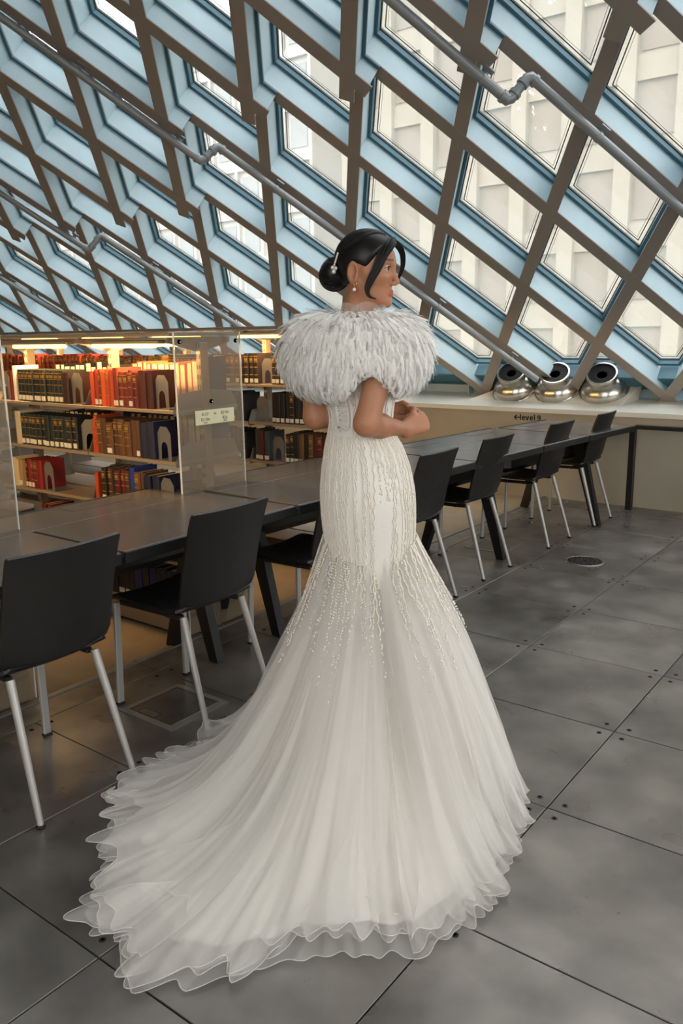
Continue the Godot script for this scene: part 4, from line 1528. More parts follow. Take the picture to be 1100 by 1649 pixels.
func col_face(P: Vector3) -> Color:
	var p := HB.inverse() * (P - HC)
	var skin := Color(0.43, 0.190, 0.100)
	var lipd := minf(absf(p.y + 0.0765), absf(p.y + 0.0885))
	if p.x > 0.078 and absf(p.z) < 0.016 and p.y < -0.0735 and p.y > -0.0945 and lipd < 0.0075:
		return Color(0.40, 0.105, 0.075)
	if p.x > 0.066 and absf(p.y - 0.012 + 3.0 * (absf(p.z) - 0.03) * (absf(p.z) - 0.03)) < 0.0035 and absf(p.z) > 0.012 and absf(p.z) < 0.046:
		return Color(0.10, 0.055, 0.04)
	return skin

const SH_R := Vector3(0.030, 1.470, 0.090)
const EL_R := Vector3(-0.036, 1.240, 0.160)
const WR_R := Vector3(0.092, 1.199, -0.040)
const SH_L := Vector3(-0.195, 1.460, -0.050)
const EL_L := Vector3(-0.192, 1.242, -0.030)
const WR_L := Vector3(0.035, 1.246, -0.150)

func sdf_body(p: Vector3) -> float:
	var d := cone(p, Vector3(-0.055, 1.575, 0), Vector3(-0.062, 1.50, 0), 0.046, 0.052)
	d = smin(d, cone(p, Vector3(-0.17, 1.46, -0.05), Vector3(0.03, 1.465, 0.08), 0.048, 0.050), 0.05)
	d = smin(d, ell(p, Vector3(-0.06, 1.38, -0.01), Vector3(0.118, 0.14, 0.095)), 0.05)
	d = smin(d, ell(p, Vector3(-0.05, 1.22, 0), Vector3(0.088, 0.14, 0.078)), 0.05)
	d = smin(d, ell(p, Vector3(-0.03, 1.02, 0.01), Vector3(0.130, 0.15, 0.115)), 0.05)
	d = smin(d, cone(p, Vector3(0.02, 0.95, 0.01), Vector3(0.01, 0.52, 0.02), 0.075, 0.05), 0.03)
	d = smin(d, cone(p, Vector3(-0.08, 0.95, 0.0), Vector3(-0.05, 0.52, 0.0), 0.075, 0.05), 0.03)
	d = smin(d, cone(p, Vector3(0.01, 0.52, 0.02), Vector3(0.01, 0.13, 0.03), 0.05, 0.03), 0.02)
	d = smin(d, cone(p, Vector3(-0.05, 0.52, 0.0), Vector3(-0.05, 0.13, 0.03), 0.05, 0.03), 0.02)
	d = smin(d, cone(p, Vector3(0.01, 0.09, 0.03), Vector3(0.05, 0.03, -0.09), 0.03, 0.022), 0.02)
	d = smin(d, cone(p, Vector3(-0.05, 0.09, 0.03), Vector3(-0.01, 0.03, -0.10), 0.03, 0.022), 0.02)
	d = smin(d, cone(p, SH_R, EL_R, 0.044, 0.0365), 0.03)
	d = smin(d, cone(p, SH_L, EL_L, 0.043, 0.036), 0.03)
	d = smin(d, cone(p, EL_R, EL_R.lerp(WR_R, 0.35), 0.0355, 0.0355), 0.02)
	d = smin(d, cone(p, EL_R.lerp(WR_R, 0.35), WR_R, 0.0355, 0.0225), 0.02)
	d = smin(d, cone(p, EL_L, EL_L.lerp(WR_L, 0.35), 0.035, 0.035), 0.02)
	d = smin(d, cone(p, EL_L.lerp(WR_L, 0.35), WR_L, 0.035, 0.022), 0.02)
	return d

func chain(p: Vector3, d: float, pts: Array, r0: float, r1: float, k: float) -> float:
	var f := 1e9
	var n := pts.size() - 1
	for i in n:
		f = minf(f, cone(p, pts[i], pts[i + 1], lerpf(r0, r1, float(i) / n), lerpf(r0, r1, float(i + 1) / n)))
	return smin(d, f, k)

var RK := [Vector3(0.150, 1.240, -0.098), Vector3(0.161, 1.225, -0.096), Vector3(0.166, 1.209, -0.092), Vector3(0.166, 1.194, -0.086)]
var RF := [
	[Vector3(0.150, 1.240, -0.098), Vector3(0.137, 1.252, -0.128), Vector3(0.116, 1.252, -0.131), Vector3(0.104, 1.246, -0.122)],
	[Vector3(0.161, 1.225, -0.096), Vector3(0.150, 1.231, -0.134), Vector3(0.124, 1.231, -0.138), Vector3(0.111, 1.228, -0.124)],
	[Vector3(0.166, 1.209, -0.092), Vector3(0.156, 1.211, -0.128), Vector3(0.130, 1.212, -0.132), Vector3(0.118, 1.212, -0.116)],
	[Vector3(0.166, 1.194, -0.086), Vector3(0.156, 1.193, -0.113), Vector3(0.136, 1.196, -0.118), Vector3(0.125, 1.199, -0.106)],
]
var RT := [Vector3(0.105, 1.216, -0.058), Vector3(0.122, 1.240, -0.070), Vector3(0.128, 1.258, -0.088), Vector3(0.114, 1.262, -0.106)]

func sdf_hand_r(p: Vector3) -> float:
	var d := cone(p, EL_R.lerp(WR_R, 0.8), WR_R, 0.0255, 0.0225)
	for i in 4:
		d = smin(d, cone(p, WR_R + Vector3(0.006, 0.012 - 0.008 * i, -0.004), RK[i], 0.015, 0.0115), 0.016)
	for i in 4:
		d = chain(p, d, RF[i], [0.0092, 0.0095, 0.0090, 0.0080][i], [0.0070, 0.0073, 0.0070, 0.0062][i], 0.004)
	d = smin(d, cone(p, WR_R + Vector3(0.006, 0.01, -0.012), RT[1], 0.016, 0.0115), 0.012)
	return chain(p, d, RT, 0.012, 0.0075, 0.006)

var LF := [
	[Vector3(0.072, 1.268, -0.132), Vector3(0.094, 1.277, -0.120), Vector3(0.112, 1.268, -0.112), Vector3(0.119, 1.252, -0.110)],
	[Vector3(0.076, 1.256, -0.136), Vector3(0.102, 1.262, -0.128), Vector3(0.119, 1.252, -0.120), Vector3(0.121, 1.238, -0.114)],
	[Vector3(0.076, 1.243, -0.140), Vector3(0.102, 1.244, -0.134), Vector3(0.118, 1.236, -0.126), Vector3(0.116, 1.224, -0.120)],
	[Vector3(0.072, 1.231, -0.144), Vector3(0.094, 1.229, -0.139), Vector3(0.108, 1.223, -0.132), Vector3(0.106, 1.214, -0.126)],
]
var LT := [Vector3(0.055, 1.236, -0.126), Vector3(0.078, 1.228, -0.110), Vector3(0.098, 1.230, -0.100), Vector3(0.112, 1.236, -0.098)]

func sdf_hand_l(p: Vector3) -> float:
	var d := cone(p, EL_L.lerp(WR_L, 0.85), WR_L, 0.0245, 0.022)
	for i in 4:
		d = smin(d, cone(p, WR_L + Vector3(0.004, 0.010 - 0.007 * i, 0.0), LF[i][0], 0.014, 0.011), 0.016)
	for i in 4:
		d = chain(p, d, LF[i], [0.0090, 0.0093, 0.0088, 0.0078][i], [0.0068, 0.0070, 0.0068, 0.0060][i], 0.004)
	d = smin(d, cone(p, WR_L + Vector3(0.004, 0.0, 0.01), LT[1], 0.015, 0.011), 0.012)
	return chain(p, d, LT, 0.0115, 0.0072, 0.006)

func skin_col(_p: Vector3) -> Color:
	return Color(0.43, 0.190, 0.100)

func sdf_hair(P: Vector3) -> float:
	var p := HB.inverse() * (P - HC)
	var a := Vector3(p.x, p.y, absf(p.z))
	var d := ell(p, Vector3(0.005, 0.013, 0), Vector3(0.098, 0.090, 0.080))
	d = smax(d, p.x * 0.80 - p.y * 0.60 - 0.031 - 0.25 * maxf(0.0, 0.03 - absf(p.z)) , 0.012)
	d = smax(d, -0.066 - p.y - 0.35 * (p.x + 0.06), 0.012)
	d = smax(d, 0.036 - (a - Vector3(-0.004, -0.036, 0.076)).length(), 0.010)
	var bun := ell(p, Vector3(-0.098, -0.026, 0), Vector3(0.045, 0.050, 0.048))
	d = smin(d, bun, 0.010)
	return d

func black(_p: Vector3) -> Color:
	return Color(1, 1, 1)

# rings of the fitted gown: height, centre x, half width, centre z, half depth
const RINGS := [
	[1.475, -0.062, 0.100, -0.005, 0.085], [1.42, -0.060, 0.124, -0.015, 0.105], [1.36, -0.055, 0.122, -0.015, 0.110], [1.30, -0.050, 0.108, -0.006, 0.098],
	[1.25, -0.047, 0.098, 0.0, 0.088], [1.208, -0.049, 0.099, 0.004, 0.088], [1.15, -0.040, 0.121, 0.010, 0.105], [1.08, -0.033, 0.138, 0.018, 0.128],
	[1.00, -0.029, 0.148, 0.020, 0.142], [0.90, -0.025, 0.147, 0.012, 0.138], [0.82, -0.022, 0.140, 0.006, 0.130], [0.72, -0.022, 0.133, 0.004, 0.122],
	[0.60, -0.022, 0.130, 0.006, 0.122], [0.45, -0.020, 0.148, 0.015, 0.142], [0.30, -0.020, 0.195, 0.035, 0.195], [0.15, -0.030, 0.270, 0.075, 0.275], [0.012, -0.050, 0.370, 0.125, 0.375],
]

func ring_at(y: float) -> Array:
	var n := RINGS.size()
	var k := 0
	while k < n - 2 and y < RINGS[k + 1][0]:
		k += 1
	var t := clampf((RINGS[k][0] - y) / (RINGS[k][0] - RINGS[k + 1][0]), 0.0, 1.0)
	var out := []
	for c in range(1, 5):
		out.append(cubic_interpolate(RINGS[k][c], RINGS[k + 1][c], RINGS[maxi(k - 1, 0)][c], RINGS[mini(k + 2, n - 1)][c], t))
	return out

func gown(phi: float, y: float) -> Vector3:
	var r := ring_at(y)
	var f := 0.0
	if y < 0.62:
		f = (0.62 - y) * (0.05 * sin(9.0 * phi + 1.0) + 0.035 * sin(17.0 * phi + 2.2 * y))
	return Vector3(r[0] + cos(phi) * r[1] * (1.0 + f), y, r[2] + sin(phi) * r[3] * (1.0 + f))

const HEM := [[0, 0.46], [24, 0.51], [38, 0.55], [55, 0.62], [66, 0.74], [78, 0.81], [88, 0.88], [97, 0.88], [106, 0.90], [113, 1.00], [119, 1.10], [125, 1.14], [131, 1.09], [138, 1.09], [143, 1.04], [148, 0.97], [153, 0.97], [159, 0.90], [170, 0.93], [184, 0.83], [204, 0.70], [230, 0.58], [270, 0.48], [315, 0.45], [360, 0.46]]

func hem_radius(phi: float) -> float:
	var a := fposmod(rad_to_deg(phi), 360.0)
	for k in HEM.size() - 1:
		if a <= HEM[k + 1][0]:
			var t: float = (a - HEM[k][0]) / float(HEM[k + 1][0] - HEM[k][0])
			return lerpf(HEM[k][1], HEM[k + 1][1], t * t * (3.0 - 2.0 * t))
	return 0.46

class Folds:
	var fr := PackedFloat32Array()
	var ph := PackedFloat32Array()
	var am := PackedFloat32Array()
	func _init(r: RandomNumberGenerator, lo: int, hi: int, n: int, power: float) -> void:
		var tot := 0.0
		for k in n:
			var f := float(r.randi_range(lo, hi))
			fr.push_back(f)
			ph.push_back(r.randf() * TAU)
			am.push_back(pow(f, -power))
			tot += am[k] * am[k]
		for k in n:
			am[k] /= sqrt(tot)
	func at(phi: float) -> float:
		var s := 0.0
		for k in fr.size():
			s += am[k] * sin(fr[k] * phi + ph[k])
		return s

func tulle_point(phi: float, t: float, y0: float, scale_: float, fold: float, ruff: float, lift: float) -> Vector3:
	# t = 0 on the gown at height y0, t = 1 at the hem on the floor
	y0 -= 0.20 * exp(-pow(angle_difference(phi, 1.75) / 0.75, 2.0)) * (0.8 + 0.5 * sin(phi * 7.0 + lift * 900.0))
	var b := gown(phi, y0)
	var R := hem_radius(phi) * scale_ * (1.0 + 0.032 * ruff)
	var hem := Vector3(cos(phi) * R, 0.0, sin(phi) * R)
	var rho := pow(t, 1.12)
	var p := 0.77 + 4.3 * clampf(R - 0.46, 0.0, 0.62)
	var y := y0 * pow(1.0 - rho, p)
	var q := b.lerp(hem, rho)
	var grow := smoothstep(0.0, 0.6, t)
	var radial := Vector3(cos(phi), 0.35, sin(phi)).normalized()
	var low := 1.0 - smoothstep(0.0, 0.25, y)
	q.y = y
	q += radial * (0.004 + 0.020 * grow * fold * (1.0 - 0.5 * low)) + Vector3(0, 1, 0) * low * (0.012 * fold + lift)
	q.y = maxf(q.y, 0.004 + 0.010 * low * absf(ruff) * t)
	return q

var net := PackedVector3Array()      # the outermost full layer, 900 columns by 60 rows

func net_at(phi: float, t: float) -> Vector3:
	var i := int(fposmod(phi, TAU) / TAU * 900.0) % 900
	var f := t * 59.0
	var j := mini(int(f), 58)
	return net[j * 900 + i].lerp(net[(j + 1) * 900 + i], f - j)

func tulle_layer(root: Node3D, called: String, mat_: Material, y0: float, scale_: float, a0: float, a1: float, nu: int, nv: int, seed_: int, lift: float, twist: float) -> void:
	var r := RandomNumberGenerator.new()
	r.seed = seed_
	var big := Folds.new(r, 5, 16, 6, 0.5)
	var mid := Folds.new(r, 18, 60, 9, 0.6)
	var fine := Folds.new(r, 60, 150, 8, 0.5)
	var edge := Folds.new(r, 20, 90, 10, 0.4)
	var wrap := a1 - a0 > TAU - 0.01
	var pts := PackedVector3Array()
	for j in nv:
		var t := float(j) / (nv - 1)
		for i in nu:
			var u := float(i) / (nu if wrap else nu - 1)
			var mid_a := (a0 + a1) * 0.5
			var phi := a0 + (a1 - a0) * u
			if not wrap:
				phi = mid_a + (phi - mid_a) * (0.35 + 0.65 * t) + twist * t * t
			var dr := phi + 0.05 * sin(3.0 * t + phi * 2.0) * t
			var f := 1.3 * big.at(dr) + 0.38 * mid.at(dr) + 0.10 * fine.at(dr) * (0.4 + t)
			var e := edge.at(phi) * t * t + 0.5 * big.at(phi + 0.3)
			if called == "lining":
				f *= 0.45
				e *= 0.3
			var sc := scale_
			if called == "lining":
				sc *= lerpf(0.70, 1.0, smoothstep(0.75, 1.45, fposmod(phi, TAU)) * (1.0 - smoothstep(2.8, 3.4, fposmod(phi, TAU))))
			pts.push_back(tulle_point(phi, t, y0, sc, f, e, lift * (0.6 + 0.4 * sin(phi * 5.0 + seed_))))
	if wrap and nu == 900:
		if net.is_empty():
			net = pts.duplicate()
		for k in net.size():
			var a := Vector2(net[k].x + 0.02, net[k].z).length() + 0.45 * net[k].y
			if Vector2(pts[k].x + 0.02, pts[k].z).length() + 0.45 * pts[k].y > a:
				net[k] = pts[k]
	var m := MB.new()
	m.grid(nu, nv, pts, wrap, true)
	# doubled edge along the hem
	var hemline := PackedVector3Array()
	for i in nu:
		hemline.push_back(pts[(nv - 1) * nu + i] + Vector3(0, 0.002, 0))
	if wrap:
		hemline.push_back(hemline[0])
	m.tube(hemline, PackedFloat32Array([0.0016]), 4, false)
	if not wrap:
		for c in [0, nu - 1]:
			var side := PackedVector3Array()
			for j in nv:
				side.push_back(pts[j * nu + c])
			m.tube(side, PackedFloat32Array([0.0009]), 4, false)
	part(root, called, m.mesh(), mat_)

func ruffles(root: Node3D, mat_: Material) -> void:
	# tiers of gathered tulle round the shoulders; each tier fans out from the mantle to a frayed, sheer edge
	var r := RandomNumberGenerator.new()
	r.seed = 77
	var tiers := 11
	for k in tiers:
		var th := lerpf(1.02, -1.02, float(k) / (tiers - 1))     # elevation of the tier
		var pleats := int(lerpf(150.0, 280.0, sin(PI * (k + 1.0) / (tiers + 1.0))))
		var nu := pleats * 5
		var nv := 8
		var f1 := Folds.new(r, 3, 9, 4, 0.5)
		var f2 := Folds.new(r, 30, 90, 6, 0.2)
		var f3 := Folds.new(r, pleats / 2, pleats, 8, 0.1)
		var rag := PackedFloat32Array()
		var dens := PackedFloat32Array()
		for i in nu:
			rag.push_back(r.randf_range(0.86, 1.05))
			dens.push_back(r.randf_range(0.45, 1.0))
		var pts := PackedVector3Array()
		var cols := PackedColorArray()
		for j in nv:
			var t := float(j) / (nv - 1)
			for i in nu:
				var phi := TAU * i / nu
				var el := th + 0.11 * f1.at(phi)
				var wob := f2.at(phi)
				var wob2 := f3.at(phi)
				var p2 := phi + 0.020 * t * f2.at(phi + 0.7)
				var e2 := el - 0.50 * t
				var inner := mantle(phi, el, 0.84)
				var outer := mantle(p2, e2, 1.0)
				var length := 1.0 + t * t * (rag[i] - 1.0 + 0.05 * f1.at(phi * 2.0 + 1.0))
				var q := inner.lerp(outer, t * length)
				var up := (q - Vector3(-0.062, 1.437, 0.005)).normalized()
				pts.push_back(q + up * t * (0.0045 * wob + 0.0016 * wob2 + 0.004 * sin(PI * t)))
				cols.push_back(Color(1, 1, 1, lerpf(1.0, 0.25 + 0.5 * dens[i], t * t) * lerpf(1.0, dens[i], 0.5)))
		var m := MB.new()
		m.grid(nu, nv, pts, true, false)
		m.c = cols
		for b in pleats:
			# frayed points of net standing off the tier
			var phi := TAU * r.randf()
			var el := th + 0.11 * f1.at(phi) - r.randf() * 0.42
			var a0 := mantle(phi, el, 0.97)
			var tip := mantle(phi + r.randfn() * 0.05, el - r.randf_range(0.12, 0.30), 1.0)
			var c0 := Vector3(-0.062, 1.437, 0.005)
			tip = c0 + (tip - c0) * r.randf_range(1.015, 1.075)
			var side := (tip - a0).cross(a0 - c0).normalized() * r.randf_range(0.0016, 0.0042)
			var nn := (a0 - c0).normalized()
			var v0 := m.v.size()
			for q in [[a0 - side * 1.6, 0.75], [a0 + side * 1.6, 0.75], [tip + side, 0.30], [tip - side, 0.30]]:
				m.col = Color(1, 1, 1, q[1])
				m.pt(q[0], nn)
			if (m.v[v0 + 1] - m.v[v0]).cross(m.v[v0 + 2] - m.v[v0]).dot(nn) < 0.0:
				m.idx.append_array([v0, v0 + 1, v0 + 2, v0, v0 + 2, v0 + 3])
			else:
				m.idx.append_array([v0, v0 + 2, v0 + 1, v0, v0 + 3, v0 + 2])
		part(root, "ruffle", m.mesh(true), mat_)

func mantle(phi: float, el: float, s: float) -> Vector3:
	# rounded box around the shoulders
	var c := cos(el)
	var d := Vector3(cos(phi) * c, sin(el), sin(phi) * c)
	var ex := 2.6
	var half := Vector3(0.243, 0.150, 0.205)
	var k := pow(pow(absf(d.x / half.x), ex) + pow(absf(d.y / half.y), ex) + pow(absf(d.z / half.z), ex), -1.0 / ex)
	var p := Vector3(-0.062, 1.437, 0.005) + d * k * s
	# dip at the neck
	var neck := exp(-pow(Vector2(p.x + 0.055, p.z).length() / 0.085, 2.0))
	p.y -= 0.05 * neck * maxf(0.0, d.y)
	# shorter over her right arm, which comes out below
	var arm := exp(-pow((p.x + 0.025) / 0.065, 2.0)) * smoothstep(0.0, 0.08, p.z)
	var floor_y := lerpf(1.285 + 0.03 * smoothstep(0.02, 0.12, p.x), 1.385, arm)
	if p.y < floor_y + 0.03 and s > 0.7:
		p.y = lerpf(p.y, maxf(p.y, floor_y), 0.9)
	return p

func strands(m: MB, path: Array, n: int, w0: float, w1: float, r: RandomNumberGenerator, rad: float) -> void:
	# a lock of hair: strands spread across the path
	for k in n:
		var a := r.randf_range(-1.0, 1.0)
		var b := r.randf_range(-1.0, 1.0)
		var pts := PackedVector3Array()
		var steps := 18
		for i in steps + 1:
			var t := float(i) / steps * (path.size() - 1)
			var j := mini(int(t), path.size() - 2)
			var f := t - j
			var q: Vector3 = path[j].cubic_interpolate(path[j + 1], path[maxi(j - 1, 0)], path[mini(j + 2, path.size() - 1)], f)
			var w := lerpf(w0, w1, float(i) / steps)
			pts.push_back(head(q.x + a * w, q.y + b * w * 0.5, q.z + (b * 0.35 - 0.2 * a) * w))
		var rr := PackedFloat32Array()
		for i in steps + 1:
			rr.push_back(rad * (1.0 - 0.75 * pow(float(i) / steps, 3.0)))
		m.tube(pts, rr, 5)

func build_person() -> void:
	var root := thing("person", Transform3D(Basis(Vector3.UP, YAW), W0))
	tag(root, "woman in long white tulle gown and ruffled cape, black hair in low bun, hands clasped", "person")
	var a := deg_to_rad(21.0)
	var fw := Vector3(cos(a), -0.03, sin(a)).normalized()
	var rt := fw.cross(Vector3.UP).normalized()
	HB = Basis(fw, rt.cross(fw), rt)
	# materials
	var skin := mat("skin", Color(1, 1, 1), 0.5)
	skin.vertex_color_use_as_albedo = true
	skin.subsurf_scatter_enabled = true
	skin.subsurf_scatter_strength = 0.12
	var hairm := mat("hair", Color(0.06, 0.05, 0.047), 0.38)
	hairm.metallic_specular = 0.4
	var satin := mat("satin", Color(0.90, 0.88, 0.85), 0.5)
	bump(satin, noise_image(256, 0.06, 51, 3), 2.5)
	triplanar(satin, 9.0, false)
	satin.normal_scale = 0.5
	var tulle := mat("tulle", Color(0.95, 0.935, 0.905, 0.32), 0.9)
	tulle.transparency = BaseMaterial3D.TRANSPARENCY_ALPHA
	tulle.backlight_enabled = true
	tulle.backlight = Color(0.8, 0.8, 0.8)
	var white := mat("cape_lining", Color(0.97, 0.96, 0.94), 0.9)
	var tulle2 := mat("tulle_ruffle", Color(1.0, 0.992, 0.975, 0.85), 0.9)
	tulle2.vertex_color_use_as_albedo = true
	tulle2.transparency = BaseMaterial3D.TRANSPARENCY_ALPHA
	tulle2.backlight_enabled = true
	tulle2.backlight = Color(0.4, 0.4, 0.4)
	var pearl := mat("pearl", Color(0.93, 0.90, 0.85), 0.22)
	pearl.metallic_specular = 0.7
	mat("eye_white", Color(0.86, 0.84, 0.82), 0.15)
	mat("iris", Color(0.13, 0.07, 0.045), 0.1)
	mat("lash", Color(0.03, 0.025, 0.022), 0.6)
	mat("nail", Color(0.90, 0.74, 0.70), 0.2)
	mat("gold", Color(0.80, 0.66, 0.42), 0.25, 0.9)
	# body, head and hands in one mesh
	var m := MB.new()
	nets(m, sdf_body, Vector3(-0.32, 0.0, -0.24), Vector3(0.18, 1.58, 0.26), 0.010, skin_col)
	nets(m, sdf_face, Vector3(-0.15, 1.552, -0.12), Vector3(0.12, 1.82, 0.13), 0.003, col_face)
	nets(m, sdf_hand_r, Vector3(0.05, 1.15, -0.16), Vector3(0.20, 1.29, 0.01), 0.003, skin_col)
	nets(m, sdf_hand_l, Vector3(-0.01, 1.18, -0.19), Vector3(0.15, 1.31, -0.08), 0.003, skin_col)
	part(root, "body", m.mesh(true), skin)
	# eyes and lashes
	for s in [-1.0, 1.0]:
		m = MB.new()
		var prof := PackedVector2Array()
		for k in 13:
			var t := -PI * 0.5 + PI * k / 12.0
			prof.push_back(Vector2(cos(t) * 0.0129, sin(t) * 0.0129))
		var eb := Basis(HB.z, HB.x, HB.y)
		m.lathe(prof, 18, Transform3D(eb, head(0.0737, -0.0125, 0.032 * s)))
		var eye := part(root, "eye", m.mesh(), MAT.eye_white)
		m = MB.new()
		m.lathe(PackedVector2Array([Vector2(0.0062, -0.001), Vector2(0.0055, 0.0006), Vector2(0.003, 0.0012), Vector2(0.0, 0.0013)]), 16, Transform3D(eb, head(0.0862, -0.0125, 0.033 * s)))
		part(eye, "iris", m.mesh(), MAT.iris)
		m = MB.new()
		var lash := PackedVector3Array()
		var lid := PackedVector3Array()
		for k in 9:
			var u := -1.0 + 0.25 * k
			lash.push_back(head(0.0868 - 0.0065 * u * u, -0.0075 - 0.0042 * u * u, (0.032 + 0.0125 * u) * s))
			lid.push_back(head(0.0862 - 0.0065 * u * u, -0.0180 + 0.0046 * u * u, (0.032 + 0.0118 * u) * s))
		m.tube(lash, PackedFloat32Array([0.0012]), 6)
		for k in 9:
			m.tube(PackedVector3Array([lash[k], lash[k] + HB * Vector3(0.006, 0.002, 0.0015 * s * (k - 4))]), PackedFloat32Array([0.0006, 0.0002]), 4)
		m.tube(lid, PackedFloat32Array([0.0006]), 5)
		part(eye, "lashes", m.mesh(), MAT.lash)
	# hair
	m = MB.new()
	nets(m, sdf_hair, Vector3(-0.20, 1.60, -0.13), Vector3(0.12, 1.85, 0.13), 0.004, black)
	var hair := part(root, "hair", m.mesh(), hairm)
	hair.set_meta("label", "glossy black hair gathered in a low bun")
	var r := RandomNumberGenerator.new()
	r.seed = 5
	m = MB.new()
	for k in 150:
		# combed strands from the parting back to the bun
		var st := r.randf()
		var side := 1.0 if r.randf() < 0.75 else -1.0
		var pa := Vector3(lerpf(0.080, -0.07, st), 0, 0)
		var turn := r.randf_range(0.05, 1.0)
		var pts := PackedVector3Array()
		for i in 15:
			var t := i / 14.0
			var ang := PI * 0.5 - (0.05 + 1.35 * turn * sin(PI * 0.62 * t)) 
			var x := lerpf(pa.x, -0.085, t)
			var d := Vector3(x / 0.1, sin(ang) * (1.0 - 1.25 * t * t * (0.4 + 0.6 * turn)), cos(ang) * side * (1.0 - t * t * 0.75))
			d = d.normalized()
			pts.push_back(head(0.005 + d.x * 0.0993, 0.013 + d.y * 0.0913, d.z * 0.0813))
		m.tube(pts, PackedFloat32Array([0.0011]), 5)
	for k in 60:
		# wound strands of the bun
		var tilt := r.randf_range(-1.2, 1.2)
		var rad := cos(tilt)
		var pts := PackedVector3Array()
		var ph := r.randf() * TAU
		for i in 17:
			var t := ph + PI * 1.3 * i / 16.0
			var d := Vector3(cos(t) * rad, sin(t) * rad, sin(tilt) + 0.12 * sin(2.0 * t))
			pts.push_back(head(-0.098 + d.x * 0.0465, -0.026 + d.y * 0.0515, d.z * 0.0495))
		m.tube(pts, PackedFloat32Array([0.0011]), 5)
	part(hair, "strands", m.mesh(), hairm)
	m = MB.new()
	strands(m, [Vector3(0.080, 0.069, 0.004), Vector3(0.082, 0.050, 0.032), Vector3(0.074, 0.024, 0.054), Vector3(0.060, -0.016, 0.066), Vector3(0.042, -0.052, 0.071), Vector3(0.034, -0.076, 0.072), Vector3(0.041, -0.094, 0.070), Vector3(0.060, -0.101, 0.066)], 130, 0.017, 0.002, r, 0.0017)
	part(hair, "lock", m.mesh(), hairm)
	m = MB.new()
	strands(m, [Vector3(0.080, 0.069, -0.004), Vector3(0.095, 0.058, -0.028), Vector3(0.104, 0.034, -0.046), Vector3(0.103, 0.000, -0.055), Vector3(0.094, -0.028, -0.056), Vector3(0.082, -0.050, -0.056)], 80, 0.011, 0.002, r, 0.0016)
	part(hair, "lock", m.mesh(), hairm)
	# hairpin and earring
	m = MB.new()
	var pin := [Vector3(-0.064, 0.030, 0.062), Vector3(-0.071, 0.014, 0.062), Vector3(-0.076, -0.002, 0.058)]
	for k in 7:
		var q: Vector3 = pin[0].lerp(pin[2], k / 6.0)
		ball(m, head(q.x, q.y, q.z), 0.0032)
	ball(m, head(-0.083, -0.010, 0.054), 0.0062)
	ball(m, head(-0.072, -0.012, 0.058), 0.0060)
	ball(m, head(-0.078, -0.022, 0.056), 0.0066)
	part(root, "hairpin", m.mesh(), pearl)
	m = MB.new()
	var hoop := PackedVector3Array()
	for k in 13:
		var t := TAU * k / 12.0
		hoop.push_back(head(0.000 + 0.0045 * sin(t), -0.058 + 0.0055 * cos(t), 0.082))
	m.tube(hoop, PackedFloat32Array([0.0009]), 6, false)
	m.tube(PackedVector3Array([head(-0.002, -0.0635, 0.082), head(-0.003, -0.070, 0.082)]), PackedFloat32Array([0.0009]), 6)
	var er := part(root, "earring", m.mesh(), MAT.gold)
	m = MB.new()
	ball(m, head(-0.003, -0.075, 0.082), 0.0055)
	part(er, "drop", m.mesh(), pearl)
	# nails on the clasped fingers
	m = MB.new()
	for q in [[RT[3], RT[3] - RT[2]], [LF[0][3], LF[0][3] - LF[0][2]], [LT[3], LT[3] - LT[2]]]:
		var dirn: Vector3 = q[1].normalized()
		var out := Vector3(0.2, 0.45, 0.87)
		out = (out - dirn * out.dot(dirn)).normalized()
		m.box(q[0] + out * 0.0066, Vector3(0.0085, 0.0016, 0.012), Basis(out.cross(dirn), out, dirn).orthonormalized(), 0.0007)
	part(root, "nails", m.mesh(), MAT.nail)
	# fitted gown
	var nu := 120
	var ys := []
	var y := 1.475
	while y > 0.50:
		ys.append(y)
		y -= 0.018
	var pts := PackedVector3Array()
	for yy in ys:
		for i in nu:
			pts.push_back(gown(TAU * i / nu, yy))
	m = MB.new()
	m.grid(nu, ys.size(), pts, true, true)
	var gw := part(root, "gown", m.mesh(), satin)
	gw.set_meta("label", "fitted ivory gown flaring at the knees")
	lacing(root, gw)
	# tulle overskirt and train over a satin lining
	tulle_layer(root, "lining", satin, 0.66, 0.83, 0.0, TAU, 420, 50, 10, -0.004, 0.0)
	tulle_layer(root, "tulle_skirt", tulle, 0.82, 0.78, 0.0, TAU, 900, 60, 11, 0.0, 0.0)
	tulle_layer(root, "tulle_skirt", tulle, 0.86, 0.88, 0.0, TAU, 900, 60, 12, 0.006, 0.0)
	tulle_layer(root, "tulle_skirt", tulle, 0.84, 0.97, 0.0, TAU, 900, 60, 13, 0.012, 0.0)
	beading(root, gw, pearl)
	for k in 16:
		var c := deg_to_rad(lerpf(10.0, 205.0, (k + 0.5 * r.randf()) / 16.0))
		var half := deg_to_rad(r.randf_range(12.0, 26.0))
		tulle_layer(root, "tulle_panel", tulle, r.randf_range(0.64, 0.84), r.randf_range(0.74, 0.98), c - half, c + half, 110, 50, 100 + k, r.randf_range(0.012, 0.035), r.randf_range(-0.22, 0.22))
	# ruffled cape over a soft core
	pts = PackedVector3Array()
	for j in 25:
		var el := lerpf(1.2, -1.25, j / 24.0)
		for i in 48:
			pts.push_back(mantle(TAU * i / 48.0, el, 0.82))
	m = MB.new()
	m.grid(48, 25, pts, true, true)
	var cape := part(root, "cape", m.mesh(), white)
	cape.set_meta("label", "shoulder cape of ruffled white tulle")
	ruffles(cape, tulle2)
